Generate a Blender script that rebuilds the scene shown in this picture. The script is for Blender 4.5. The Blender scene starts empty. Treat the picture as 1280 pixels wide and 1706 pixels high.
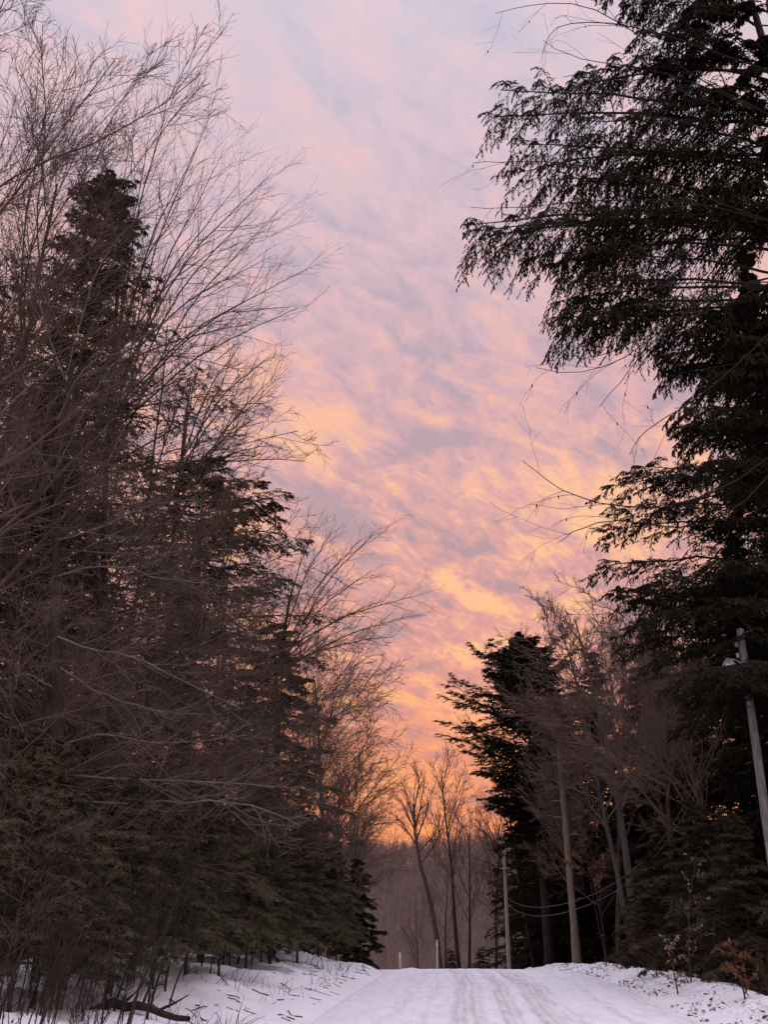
import bpy, math, time
import numpy as np
from mathutils import Vector

T0 = time.time()
scene = bpy.context.scene
col = scene.collection
R = math.radians

# ----------------------------------------------------------------- camera maths
F, CX, CY, HOR = 1750.0, 640.0, 853.0, 1598.0
TH = math.atan((HOR - CY) / F)
CT, ST = math.cos(TH), math.sin(TH)
EYE = 1.6


def P(px, py, Y):
    """World point at distance Y (metres ahead) seen at photo pixel px, py."""
    x = (px - CX) / F
    u = -(py - CY) / F
    dy, dz = CT - u * ST, ST + u * CT
    k = Y / dy
    return np.array([x * k, Y, EYE + dz * k])


def xb(px, Y):
    return (px - CX) / F * CT * Y


# ----------------------------------------------------------------- numpy noise
def _h(ix, iy, seed):
    n = np.sin(ix * 127.1 + iy * 311.7 + seed * 74.7) * 43758.5453
    return n - np.floor(n)


def vnoise(x, y, seed=0):
    ix, iy = np.floor(x), np.floor(y)
    fx, fy = x - ix, y - iy
    fx, fy = fx * fx * (3 - 2 * fx), fy * fy * (3 - 2 * fy)
    a, b = _h(ix, iy, seed), _h(ix + 1, iy, seed)
    c, d = _h(ix, iy + 1, seed), _h(ix + 1, iy + 1, seed)
    return (a + (b - a) * fx) * (1 - fy) + (c + (d - c) * fx) * fy


def fbm(x, y, seed=0, o=4):
    s, a, t = 0.0, 0.5, 0.0
    for i in range(o):
        s = s + a * vnoise(x * 2 ** i, y * 2 ** i, seed + i * 3.1)
        t += a
        a *= 0.5
    return s / t


def sstep(x, a, b):
    t = np.clip((x - a) / (b - a), 0, 1)
    return t * t * (3 - 2 * t)


# ----------------------------------------------------------------- terrain
ZR_Y = [-80, -20, 0, 8, 17, 25, 33, 40, 50, 65, 85, 130, 200, 900]
ZR_Z = [-3, -.9, 0, .37, .74, 1.03, 1.24, 1.26, .95, -.1, -1.8, -4.5, -6, -6]


def _smooth_interp(y, X, Z):
    y = np.asarray(y, float)
    return sum(np.interp(y + d, X, Z) * w for d, w in ((-4, .1), (-2, .2), (0, .4), (2, .2), (4, .1)))


def zroad(y):
    return _smooth_interp(y, ZR_Y, ZR_Z)


def xroad(y):
    return _smooth_interp(y, [-80, 0, 17, 25, 33, 42, 55, 75, 120, 900], [-4, 1.2, 1.75, 2.4, 2.9, 2.6, 1.4, -2.5, -16, -90])


def terrain(x, y):
    x, y = np.asarray(x, float), np.asarray(y, float)
    s = x - xroad(y)
    z = zroad(y)
    lump = (fbm(x * 1.1, y * .8, 3) - .5)
    fine = (fbm(x * 3.6, y * 3.0, 9, 3) - .5)
    # left bank
    l = -s
    bank = .42 * sstep(l, 3.0, 5.0) + .075 * np.clip(l - 4.6, 0, 30) + .9 * sstep(l, 9, 26)
    bank = bank + .10 * sstep(l, 2.7, 3.3) * (1 - sstep(l, 3.3, 4.1))
    # right berm, then the ground falls away
    berm = .16 * sstep(s, 2.9, 3.9) - 1.35 * sstep(s, 4.25, 7.6) - .25 * sstep(s, 9, 30)
    z = z + np.where(s < 0, bank, berm)
    off = sstep(np.abs(s), 2.7, 3.8)
    far = 1 - sstep(y, 60, 110)
    z = z + off * (lump * .40 + fine * .13) * far - .05 * (1 - sstep(np.abs(s), 2.6, 3.2))
    # far hill
    hill = (47 * sstep(y, 170, 460) + 14 * (fbm(x / 130, y / 130, 21) - .5)) * sstep(y, 150, 260)
    hill = hill + (fbm(x / 60, y / 60, 5) - .5) * 6 * sstep(y, 110, 200)
    return z + hill


def gz(x, y):
    return float(terrain(np.array([x]), np.array([y]))[0])


# ----------------------------------------------------------------- object helpers
def tag(o, label=None, cat=None, group=None, kind=None):
    if label: o['label'] = label
    if cat: o['category'] = cat
    if group: o['group'] = group
    if kind: o['kind'] = kind
    return o


def empty(name, loc, rz=0, sc=1.0):
    o = bpy.data.objects.new(name, None)
    o.empty_display_size = .2
    col.objects.link(o)
    o.location = loc
    o.rotation_euler = (0, 0, rz)
    o.scale = (sc, sc, sc)
    return o


def mesh_obj(name, V, Q, mat, parent=None, smooth=True, attr=None):
    V = np.ascontiguousarray(V, np.float32)
    Q = np.ascontiguousarray(Q, np.int32)
    me = bpy.data.meshes.new(name)
    k = Q.shape[1]
    me.vertices.add(len(V)); me.vertices.foreach_set('co', V.ravel())
    me.loops.add(Q.size); me.loops.foreach_set('vertex_index', Q.ravel())
    me.polygons.add(len(Q))
    me.polygons.foreach_set('loop_start', np.arange(0, Q.size, k, dtype=np.int32))
    me.polygons.foreach_set('use_smooth', np.full(len(Q), smooth))
    if attr:
        for an, av in attr.items():
            a = me.attributes.new(an, 'FLOAT', 'POINT')
            a.data.foreach_set('value', np.ascontiguousarray(av, np.float32))
    me.update(calc_edges=True)
    me.materials.append(mat)
    o = bpy.data.objects.new(name, me)
    col.objects.link(o)
    if parent: o.parent = parent
    return o


class MB:
    """Gathers quads of one mesh."""
    def __init__(self):
        self.V, self.Q, self.n = [], [], 0

    def add(self, V, Q):
        V = np.asarray(V, float).reshape(-1, 3)
        self.V.append(V); self.Q.append(np.asarray(Q) + self.n); self.n += len(V)

    def tubes(self, pts, rad, S=3, cap=False):
        pts, rad = np.asarray(pts, float), np.asarray(rad, float)
        if pts.ndim == 2: pts, rad = pts[None], rad[None]
        N, K, _ = pts.shape
        if N == 0: return
        t = np.gradient(pts, axis=1)
        t /= np.linalg.norm(t, axis=2, keepdims=True) + 1e-9
        d = pts[:, -1] - pts[:, 0]
        ref = np.where((np.abs(d[:, 2]) > .7 * np.linalg.norm(d, axis=1))[:, None], [[1, .13, 0]], [[.05, .1, 1]])[:, None, :]
        a = ref - (ref * t).sum(2, keepdims=True) * t
        a /= np.linalg.norm(a, axis=2, keepdims=True) + 1e-9
        b = np.cross(t, a)
        an = np.arange(S) * 2 * math.pi / S
        ring = (pts[:, :, None, :] + rad[:, :, None, None] *
                (np.cos(an)[None, None, :, None] * a[:, :, None, :] + np.sin(an)[None, None, :, None] * b[:, :, None, :]))
        i = np.arange(N)[:, None, None] * K * S
        k = np.arange(K - 1)[None, :, None] * S
        s = np.arange(S)[None, None, :]
        s2 = (s + 1) % S
        q = np.stack([i + k + s, i + k + s2, i + k + S + s2, i + k + S + s], -1).reshape(-1, 4)
        self.add(ring, q)
        if cap and S >= 4:
            for n in range(N):
                for kk in (0, K - 1):
                    c = pts[n, kk]
                    rr = ring[n, kk]
                    self.add(np.vstack([rr, c[None]]), [[j, (j + 1) % S, S, S] if False else [j, (j + 1) % S, (j + 1) % S, S] for j in range(0)] or [[0, 1, 2, 3]] if S == 4 else [[j, j + 1, j + 2, 0] for j in range(1, S - 2, 2)])

    def box(self, c, h, rz=0.0):
        x, y, z = h
        v = np.array([[sx * x, sy * y, sz * z] for sz in (-1, 1) for sx, sy in ((-1, -1), (1, -1), (1, 1), (-1, 1))], float)
        cs, sn = math.cos(rz), math.sin(rz)
        v = np.stack([v[:, 0] * cs - v[:, 1] * sn, v[:, 0] * sn + v[:, 1] * cs, v[:, 2]], 1) + np.asarray(c)
        self.add(v, [[3, 2, 1, 0], [4, 5, 6, 7], [0, 1, 5, 4], [1, 2, 6, 5], [2, 3, 7, 6], [3, 0, 4, 7]])

    def lathe(self, c, prof, S=16):
        """prof: list of (radius, z) from bottom to top, about a vertical axis at c."""
        pts = np.array([[c[0], c[1], c[2] + z] for r, z in prof])
        an = np.arange(S) * 2 * math.pi / S
        ring = np.stack([np.stack([c[0] + r * np.cos(an), c[1] + r * np.sin(an), np.full(S, c[2] + z)], 1) for r, z in prof])
        q = [[k * S + s, k * S + (s + 1) % S, (k + 1) * S + (s + 1) % S, (k + 1) * S + s] for k in range(len(prof) - 1) for s in range(S)]
        self.add(ring, q)

    def leaves(self, p, d, nrm, L, W):
        """Diamond leaf sprays: base p, direction d, up-normal nrm, length L, width W (arrays)."""
        d = d / (np.linalg.norm(d, axis=1, keepdims=True) + 1e-9)
        side = np.cross(d, nrm)
        side /= np.linalg.norm(side, axis=1, keepdims=True) + 1e-9
        up = np.cross(side, d)
        L, W = L[:, None], W[:, None]
        v = np.stack([p, p + d * L * .42 + side * W * .5 + up * W * .1, p + d * L - up * W * .25, p + d * L * .38 - side * W * .5 + up * W * .1], 1)
        n = len(p)
        self.add(v, np.arange(n * 4).reshape(n, 4))

    def build(self, name, mat, parent=None, smooth=True):
        return mesh_obj(name, np.concatenate(self.V), np.concatenate(self.Q), mat, parent, smooth)


def dup(root, loc, rz=0, sc=1.0, label=None, group=None):
    r = root.copy(); col.objects.link(r)
    r.location = loc; r.rotation_euler = (0, 0, rz); r.scale = (sc, sc, sc)
    if label: r['label'] = label
    if group: r['group'] = group
    for ch in list(root.children):
        c = ch.copy(); col.objects.link(c); c.parent = r
        for g in list(ch.children):
            d = g.copy(); col.objects.link(d); d.parent = c
    return r


# ----------------------------------------------------------------- materials
def new_mat(name):
    m = bpy.data.materials.new(name); m.use_nodes = True
    nt = m.node_tree
    b = nt.nodes['Principled BSDF']
    return m, nt, b


def N(nt, typ, **kw):
    n = nt.nodes.new(typ)
    for k, v in kw.items():
        if k.startswith('i_'):
            n.inputs[k[2:].replace('_', ' ')].default_value = v
        else:
            setattr(n, k, v)
    return n


def ramp(nt, stops, interp='LINEAR'):
    r = nt.nodes.new('ShaderNodeValToRGB')
    r.color_ramp.interpolation = interp
    el = r.color_ramp.elements
    while len(el) < len(stops): el.new(.5)
    for e, (p, c) in zip(el, stops):
        e.position = p
        e.color = (*c, 1) if len(c) == 3 else c
    return r


def bark(name, c1, c2, scale=9.0, bump=.4):
    m, nt, b = new_mat(name)
    tc = N(nt, 'ShaderNodeTexCoord')
    mp = N(nt, 'ShaderNodeMapping'); mp.inputs['Scale'].default_value = (1, 1, .22)
    nz = N(nt, 'ShaderNodeTexNoise', i_Scale=scale, i_Detail=6.0, i_Roughness=.65)
    rp = ramp(nt, [(.3, c1), (.72, c2)])
    nt.links.new(tc.outputs['Object'], mp.inputs['Vector'])
    nt.links.new(mp.outputs['Vector'], nz.inputs['Vector'])
    nt.links.new(nz.outputs['Fac'], rp.inputs['Fac'])
    nt.links.new(rp.outputs['Color'], b.inputs['Base Color'])
    b.inputs['Roughness'].default_value = .85
    b.inputs['Specular IOR Level'].default_value = .06
    bp = N(nt, 'ShaderNodeBump', i_Strength=bump, i_Distance=.03)
    nt.links.new(nz.outputs['Fac'], bp.inputs['Height'])
    nt.links.new(bp.outputs['Normal'], b.inputs['Normal'])
    return m


def foliage(name, c1, c2, c3, transl=.18):
    m, nt, b = new_mat(name)
    out = nt.nodes['Material Output']
    gi = N(nt, 'ShaderNodeNewGeometry')
    tc = N(nt, 'ShaderNodeTexCoord')
    nz = N(nt, 'ShaderNodeTexNoise', i_Scale=.9, i_Detail=3.0)
    nt.links.new(tc.outputs['Object'], nz.inputs['Vector'])
    ad = N(nt, 'ShaderNodeMath', operation='ADD'); mu = N(nt, 'ShaderNodeMath', operation='MULTIPLY'); mu.inputs[1].default_value = .45
    nt.links.new(gi.outputs['Random Per Island'], mu.inputs[0])
    nt.links.new(mu.outputs[0], ad.inputs[0]); nt.links.new(nz.outputs['Fac'], ad.inputs[1])
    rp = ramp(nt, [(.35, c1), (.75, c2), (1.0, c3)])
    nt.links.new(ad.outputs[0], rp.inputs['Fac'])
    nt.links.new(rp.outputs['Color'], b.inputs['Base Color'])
    b.inputs['Roughness'].default_value = .7
    b.inputs['Specular IOR Level'].default_value = .05
    tr = N(nt, 'ShaderNodeBsdfTranslucent')
    nt.links.new(rp.outputs['Color'], tr.inputs['Color'])
    mx = N(nt, 'ShaderNodeMixShader'); mx.inputs['Fac'].default_value = transl
    nt.links.new(b.outputs[0], mx.inputs[1]); nt.links.new(tr.outputs[0], mx.inputs[2])
    nt.links.new(mx.outputs[0], out.inputs['Surface'])
    return m


M = {}
M['bark_grey'] = bark('bark_grey', (.065, .053, .048), (.16, .13, .115))
M['bark_dark'] = bark('bark_dark', (.022, .017, .014), (.060, .046, .039))
M['bark_brown'] = bark('bark_brown', (.040, .030, .026), (.10, .075, .064))
M['bark_pale'] = bark('bark_pale', (.13, .095, .072), (.30, .235, .18), 7)
M['twig_mauve'] = bark('twig_mauve', (.070, .047, .039), (.155, .106, .088), 3)
M['limb_pale'] = bark('limb_pale', (.085, .068, .062), (.20, .165, .152), 3)
M['twig_dark'] = bark('twig_dark', (.018, .013, .011), (.045, .033, .028), 3)
M['twig_rose'] = bark('twig_rose', (.105, .068, .058), (.21, .145, .122), 3)
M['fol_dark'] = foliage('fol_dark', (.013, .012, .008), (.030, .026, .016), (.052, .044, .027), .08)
M['fol_mid'] = foliage('fol_mid', (.046, .038, .024), (.088, .072, .045), (.13, .105, .066))
M['fol_olive'] = foliage('fol_olive', (.068, .060, .034), (.120, .103, .060), (.170, .143, .088))
M['leaf_orange'] = foliage('leaf_orange', (.10, .046, .024), (.17, .080, .040), (.26, .14, .075), .2)
M['leaf_tan'] = foliage('leaf_tan', (.15, .095, .056), (.26, .175, .108), (.36, .26, .17), .2)


def simple(name, c, rough=.6, metal=0.0, var=.15, scale=12.0):
    m, nt, b = new_mat(name)
    tc = N(nt, 'ShaderNodeTexCoord')
    nz = N(nt, 'ShaderNodeTexNoise', i_Scale=scale, i_Detail=5.0)
    rp = ramp(nt, [(.3, tuple(x * (1 - var) for x in c)), (.7, tuple(min(1, x * (1 + var)) for x in c))])
    nt.links.new(tc.outputs['Object'], nz.inputs['Vector'])
    nt.links.new(nz.outputs['Fac'], rp.inputs['Fac'])
    nt.links.new(rp.outputs['Color'], b.inputs['Base Color'])
    b.inputs['Roughness'].default_value = rough
    b.inputs['Metallic'].default_value = metal
    return m


M['pole_wood'] = bark('pole_wood', (.15, .135, .13), (.46, .43, .42), 11, .7)
M['pole_far'] = bark('pole_far', (.20, .17, .15), (.36, .31, .28), 10, .2)
M['metal'] = simple('metal', (.55, .56, .58), .4, .6)
M['glass_lens'] = simple('glass_lens', (.7, .7, .72), .25)
M['cable'] = simple('cable', (.09, .075, .072), .7)
M['post'] = simple('post', (.55, .50, .45), .7)


def snow_mat(name, road):
    m, nt, b = new_mat(name)
    tc = N(nt, 'ShaderNodeTexCoord')
    n1 = N(nt, 'ShaderNodeTexNoise', i_Scale=1.2, i_Detail=6.0, i_Roughness=.6)
    n2 = N(nt, 'ShaderNodeTexNoise', i_Scale=14.0, i_Detail=5.0, i_Roughness=.7)
    for n in (n1, n2): nt.links.new(tc.outputs['Object'], n.inputs['Vector'])
    base = ramp(nt, [(.3, (.77, .74, .80)), (.7, (.86, .83, .88))])
    nt.links.new(n1.outputs['Fac'], base.inputs['Fac'])
    at = N(nt, 'ShaderNodeAttribute', attribute_name='litter')
    # litter where attribute + noise passes a threshold
    a = N(nt, 'ShaderNodeMath', operation='ADD')
    nt.links.new(at.outputs['Fac'], a.inputs[0])
    if road:
        mp = N(nt, 'ShaderNodeMapping'); mp.inputs['Scale'].default_value = (3.0, .35, 1)
        n3 = N(nt, 'ShaderNodeTexNoise', i_Scale=3.0, i_Detail=7.0, i_Roughness=.7)
        nt.links.new(tc.outputs['Object'], mp.inputs['Vector']); nt.links.new(mp.outputs['Vector'], n3.inputs['Vector'])
        nt.links.new(n3.outputs['Fac'], a.inputs[1])
        th = ramp(nt, [(.48, (0, 0, 0)), (1.0, (.85, .85, .85))])
        dirt = ramp(nt, [(.3, (.30, .27, .28)), (.7, (.45, .41, .42))])
    else:
        nt.links.new(n2.outputs['Fac'], a.inputs[1])
        th = ramp(nt, [(.70, (0, 0, 0)), (.80, (1, 1, 1))])
        dirt = ramp(nt, [(.3, (.035, .025, .019)), (.7, (.12, .078, .052))])
    nt.links.new(a.outputs[0], th.inputs['Fac'])
    n4 = N(nt, 'ShaderNodeTexNoise', i_Scale=22.0, i_Detail=4.0)
    nt.links.new(tc.outputs['Object'], n4.inputs['Vector'])
    nt.links.new(n4.outputs['Fac'], dirt.inputs['Fac'])
    mx = N(nt, 'ShaderNodeMixRGB')
    nt.links.new(th.outputs['Color'], mx.inputs['Fac'])
    nt.links.new(base.outputs['Color'], mx.inputs['Color1']); nt.links.new(dirt.outputs['Color'], mx.inputs['Color2'])
    nt.links.new(mx.outputs['Color'], b.inputs['Base Color'])
    b.inputs['Roughness'].default_value = .75
    b.inputs['Specular IOR Level'].default_value = .25
    bp = N(nt, 'ShaderNodeBump', i_Strength=.35, i_Distance=.05)
    nt.links.new(n2.outputs['Fac'], bp.inputs['Height'])
    nt.links.new(bp.outputs['Normal'], b.inputs['Normal'])
    return m


M['snow'] = snow_mat('snow', False)
M['road'] = snow_mat('road_snow', True)
mh, nth, bh = new_mat('hill_floor')
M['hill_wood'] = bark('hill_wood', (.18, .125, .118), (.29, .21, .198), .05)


# ----------------------------------------------------------------- ground
def graded(lo, hi, fine_lo, fine_hi, step, grow=1.12):
    a = list(np.arange(fine_lo, fine_hi, step))
    s, x = step, fine_hi
    while x < hi:
        a.append(x); s *= grow; x += s
    a.append(hi)
    s, x, b = step, fine_lo, []
    while x > lo:
        s *= grow; x -= s; b.append(max(x, lo))
    return np.array(sorted(set(b)) + a)


def grid_mesh(name, xs, ys, fz, mat, attr):
    X, Y = np.meshgrid(xs, ys)
    Z = fz(X, Y)
    V = np.stack([X, Y, Z], -1).reshape(-1, 3)
    nx, ny = len(xs), len(ys)
    i = np.arange(ny - 1)[:, None] * nx + np.arange(nx - 1)[None, :]
    Q = np.stack([i, i + 1, i + nx + 1, i + nx], -1).reshape(-1, 4)
    return mesh_obj(name, V, Q, mat, None, True, {k: f(X, Y).ravel() for k, f in attr.items()})


def litter(X, Y):
    s = X - xroad(Y)
    right = sstep(s, 4.5, 5.3) * .55 + .17 * sstep(s, 2.9, 3.6) * (1 - sstep(s, 4.0, 4.6))
    l = -s
    left = .12 * sstep(l, 3.2, 4.2) + .12 * sstep(l, 5.5, 8) * 1.0
    a = np.where(s > 0, right, left)
    a = a * (.65 + .7 * fbm(X * .5, Y * .5, 33))
    a = np.where(Y > 120, .6, a)
    return a


ground = grid_mesh('ground', graded(-700, 700, -13, 13, .14), graded(-80, 900, 4, 52, .16), terrain, M['snow'], {'litter': litter})
tag(ground, 'snowy forest ground banking up at the left of the road', 'ground', kind='structure')

# road ribbon in road coordinates
RS = np.linspace(-3.15, 3.15, 330)
RY = np.concatenate([np.arange(-20, 4, 1.0), np.arange(4, 44, .14), np.arange(44, 110, 1.0)])
S_, Y_ = np.meshgrid(RS, RY)
wob = (fbm(Y_ * .12, S_ * 0 + 2, 50) - .5) * .3


def ruts(S, Y):
    z = np.zeros_like(S); d = np.zeros_like(S)
    rng = np.random.default_rng(4)
    for c, w, dep in ((-.80, .05, .012), (-.66, .035, .010), (-.50, .04, .012), (-.36, .035, .008), (-.05, .035, .012), (.06, .03, .012), (.18, .035, .009), (.50, .05, .014), (.64, .035, .012), (.78, .04, .012), (.90, .03, .010), (1.04, .04, .008), (1.8, .05, .006), (-1.3, .05, .005)):
        ph = rng.random() * 50
        w = w * 1.45; dep = dep * .75
        cc = c + wob + (fbm(Y * .18 + ph, S * 0, 7) - .5) * .08
        g = np.exp(-((S - cc) / w) ** 2)
        e = np.exp(-((np.abs(S - cc) - w * 1.7) / (w * .6)) ** 2)
        amp = .45 + .9 * fbm(Y * .35 + ph, S * 0, 8)
        z += (-dep * g + dep * .6 * e) * amp * 1.7
        d += g * amp * min(1.0, dep / .014)
    return z, d


rz_, rd_ = ruts(S_, Y_)
edge = sstep(np.abs(S_), 2.75, 3.12)
XX = S_ + xroad(Y_)
ZZ = zroad(Y_) + .02 + rz_ * (1 - edge) - .11 * edge + (fbm(XX * 3, Y_ * 3, 12) - .5) * .03 + .03 * (1 - (S_ / 3.1) ** 2) \
    + .05 * np.exp(-((S_ + 1.85 + wob) / .18) ** 2) * (fbm(Y_ * .8, S_ * .0, 3) > .45)
lit = .0 + rd_ * .46 + .16 * np.exp(-((S_ + 1.65 + wob) / .12) ** 2) * (fbm(Y_ * 1.3, S_, 5)) + .12 * np.exp(-((S_ - 2.6) / .35) ** 2)
nx, ny = len(RS), len(RY)
ii = np.arange(ny - 1)[:, None] * nx + np.arange(nx - 1)[None, :]
road = mesh_obj('road', np.stack([XX, Y_, ZZ], -1).reshape(-1, 3), np.stack([ii, ii + 1, ii + nx + 1, ii + nx], -1).reshape(-1, 4), M['road'], None, True, {'litter': lit.ravel()})
tag(road, 'snow covered country road with curving tyre tracks', 'road', kind='structure')


# ----------------------------------------------------------------- branch growth
def unit(v):
    return v / (np.linalg.norm(v, axis=-1, keepdims=True) + 1e-9)


def sample(pts, t):
    """pts (N,K,3), t (N,C) -> position, tangent (N,C,3)."""
    K = pts.shape[1]
    f = np.clip(t, 0, .999) * (K - 1)
    i = f.astype(int); u = (f - i)[..., None]
    n = np.arange(len(pts))[:, None]
    a, b = pts[n, i], pts[n, i + 1]
    return a + (b - a) * u, unit(b - a)


def grow(rng, p, d, L, K, trop, wig):
    """Grow N polylines of K points from p along d with length L; trop (N,3) or (3,) bends them."""
    n = len(p)
    out = np.empty((n, K, 3)); out[:, 0] = p
    d = unit(d); step = (L / (K - 1))[:, None]
    trop = np.asarray(trop, float)
    for k in range(1, K):
        d = unit(d + trop + rng.normal(0, wig, (n, 3)))
        out[:, k] = out[:, k - 1] + d * step
    return out


def spawn(rng, pts, rad, Ls, C, tr, ang, ratio, K, trop=(0, 0, 0), wig=.08, rr=.6, rmin=.003, flat=0.0, shape=.5, taper=.3, rough=.3):
    Np = len(pts)
    t = tr[0] + (tr[1] - tr[0]) * ((np.arange(C)[None, :] + rng.random((Np, C))) / C)
    p, tg = sample(pts, t)
    K0 = rad.shape[1]
    f = np.clip(t, 0, .999) * (K0 - 1); i = f.astype(int); u = f - i
    n = np.arange(Np)[:, None]
    pr = rad[n, i] * (1 - u) + rad[n, i + 1] * u
    L = Ls[:, None] * ratio * (1 - shape * (t - tr[0]) / max(1e-6, tr[1] - tr[0])) * (1 + rng.uniform(-rough, rough, t.shape))
    p, tg, pr, L = p.reshape(-1, 3), tg.reshape(-1, 3), pr.ravel(), L.ravel()
    m = len(p)
    rnd = rng.normal(0, 1, (m, 3))
    perp = unit(np.cross(tg, rnd))
    if flat > 0:
        side = np.where((np.arange(m) % 2 == 0)[:, None], 1.0, -1.0)
        h = unit(np.cross(tg, np.array([0, 0, 1.0]))) * side
        perp = unit(perp * (1 - flat) + h * flat)
    a = rng.uniform(ang[0], ang[1], m)[:, None]
    d = np.cos(a) * tg + np.sin(a) * perp
    out = grow(rng, p, d, L, K, trop, wig)
    r0 = np.maximum(pr * rr, rmin)
    rd = np.maximum(r0[:, None] * np.linspace(1, taper, K)[None, :], rmin * .7)
    return out, rd, L


def trunk_line(rng, H, r0, K=10, lean=(0, 0), wig=.03, rtop=.12, pts=None):
    if pts is None:
        d = unit(np.array([[lean[0], lean[1], 1.0]]))
        pts = grow(rng, np.zeros((1, 3)), d, np.array([H]), K, (0, 0, .02), wig)
        pts[:, 0, 2] -= .3
    else:
        pts = np.asarray(pts, float)[None]
        K = pts.shape[1]
    f = np.linspace(0, 1, K)
    rad = r0 * (1 - (1 - rtop) * f ** .85)
    rad[0] *= 1.3
    return pts, rad[None, :]


def bare_tree(seed, H, r0, label, group=None, limbs=18, zlo=.3, ang=(.5, .85), ratio=.42, bias=(0, 0, .05), lean=(0, 0), mats=('bark_grey', 'twig_mauve'),
              n2=8, n3=7, n4=5, rt=.006, flat=.0, name='bare_tree', stems=1, pts=None, cat='tree', wig=.08, shape=.35, droop=None, sub=.48):
    rng = np.random.default_rng(seed)
    root = empty(name, (0, 0, 0))
    tag(root, label, cat, group)
    mt, mb = MB(), MB()
    allp = []
    for s in range(stems):
        ln = lean if s == 0 else (lean[0] + rng.uniform(-.16, .16), lean[1] + rng.uniform(-.1, .1))
        hh = H * (1 if s == 0 else rng.uniform(.75, .95))
        tp, tr_ = trunk_line(rng, hh, r0 * (1 if s == 0 else .7), 10, ln, .035, .15, pts if s == 0 else None)
        mt.tubes(tp, tr_, 8)
        allp.append((tp, tr_, hh))
    b = np.array(bias)
    for tp, tr_, hh in allp:
        l1, r1, L1 = spawn(rng, tp, tr_, np.array([hh]), limbs, (zlo, .97), ang, ratio, 8, b, wig, .5, rt * 2, flat, shape, .2)
        l2, r2, L2 = spawn(rng, l1, r1, L1, n2, (.15, .97), (.4, .85), sub, 6, b * .8, wig, .6, rt * 1.2, flat, .45, .3)
        l3, r3, L3 = spawn(rng, l2, r2, L2, n3, (.12, .97), (.4, .9), .45, 5, b, wig, .6, rt * .8, flat * .7, .4, .4)
        mb.tubes(l1, r1, 5); mb.tubes(l2, r2, 4); mb.tubes(l3, r3, 3)
        if n4:
            l4, r4, L4 = spawn(rng, l3, r3, L3, n4, (.1, .95), (.4, .9), .5, 4, b, wig, .6, rt * .6, 0, .3, .5)
            mb.tubes(l4, r4, 3)
    mt.build('trunk', M[mats[0]], root)
    mb.build('branches', M[mats[1]], root)
    return root


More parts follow.
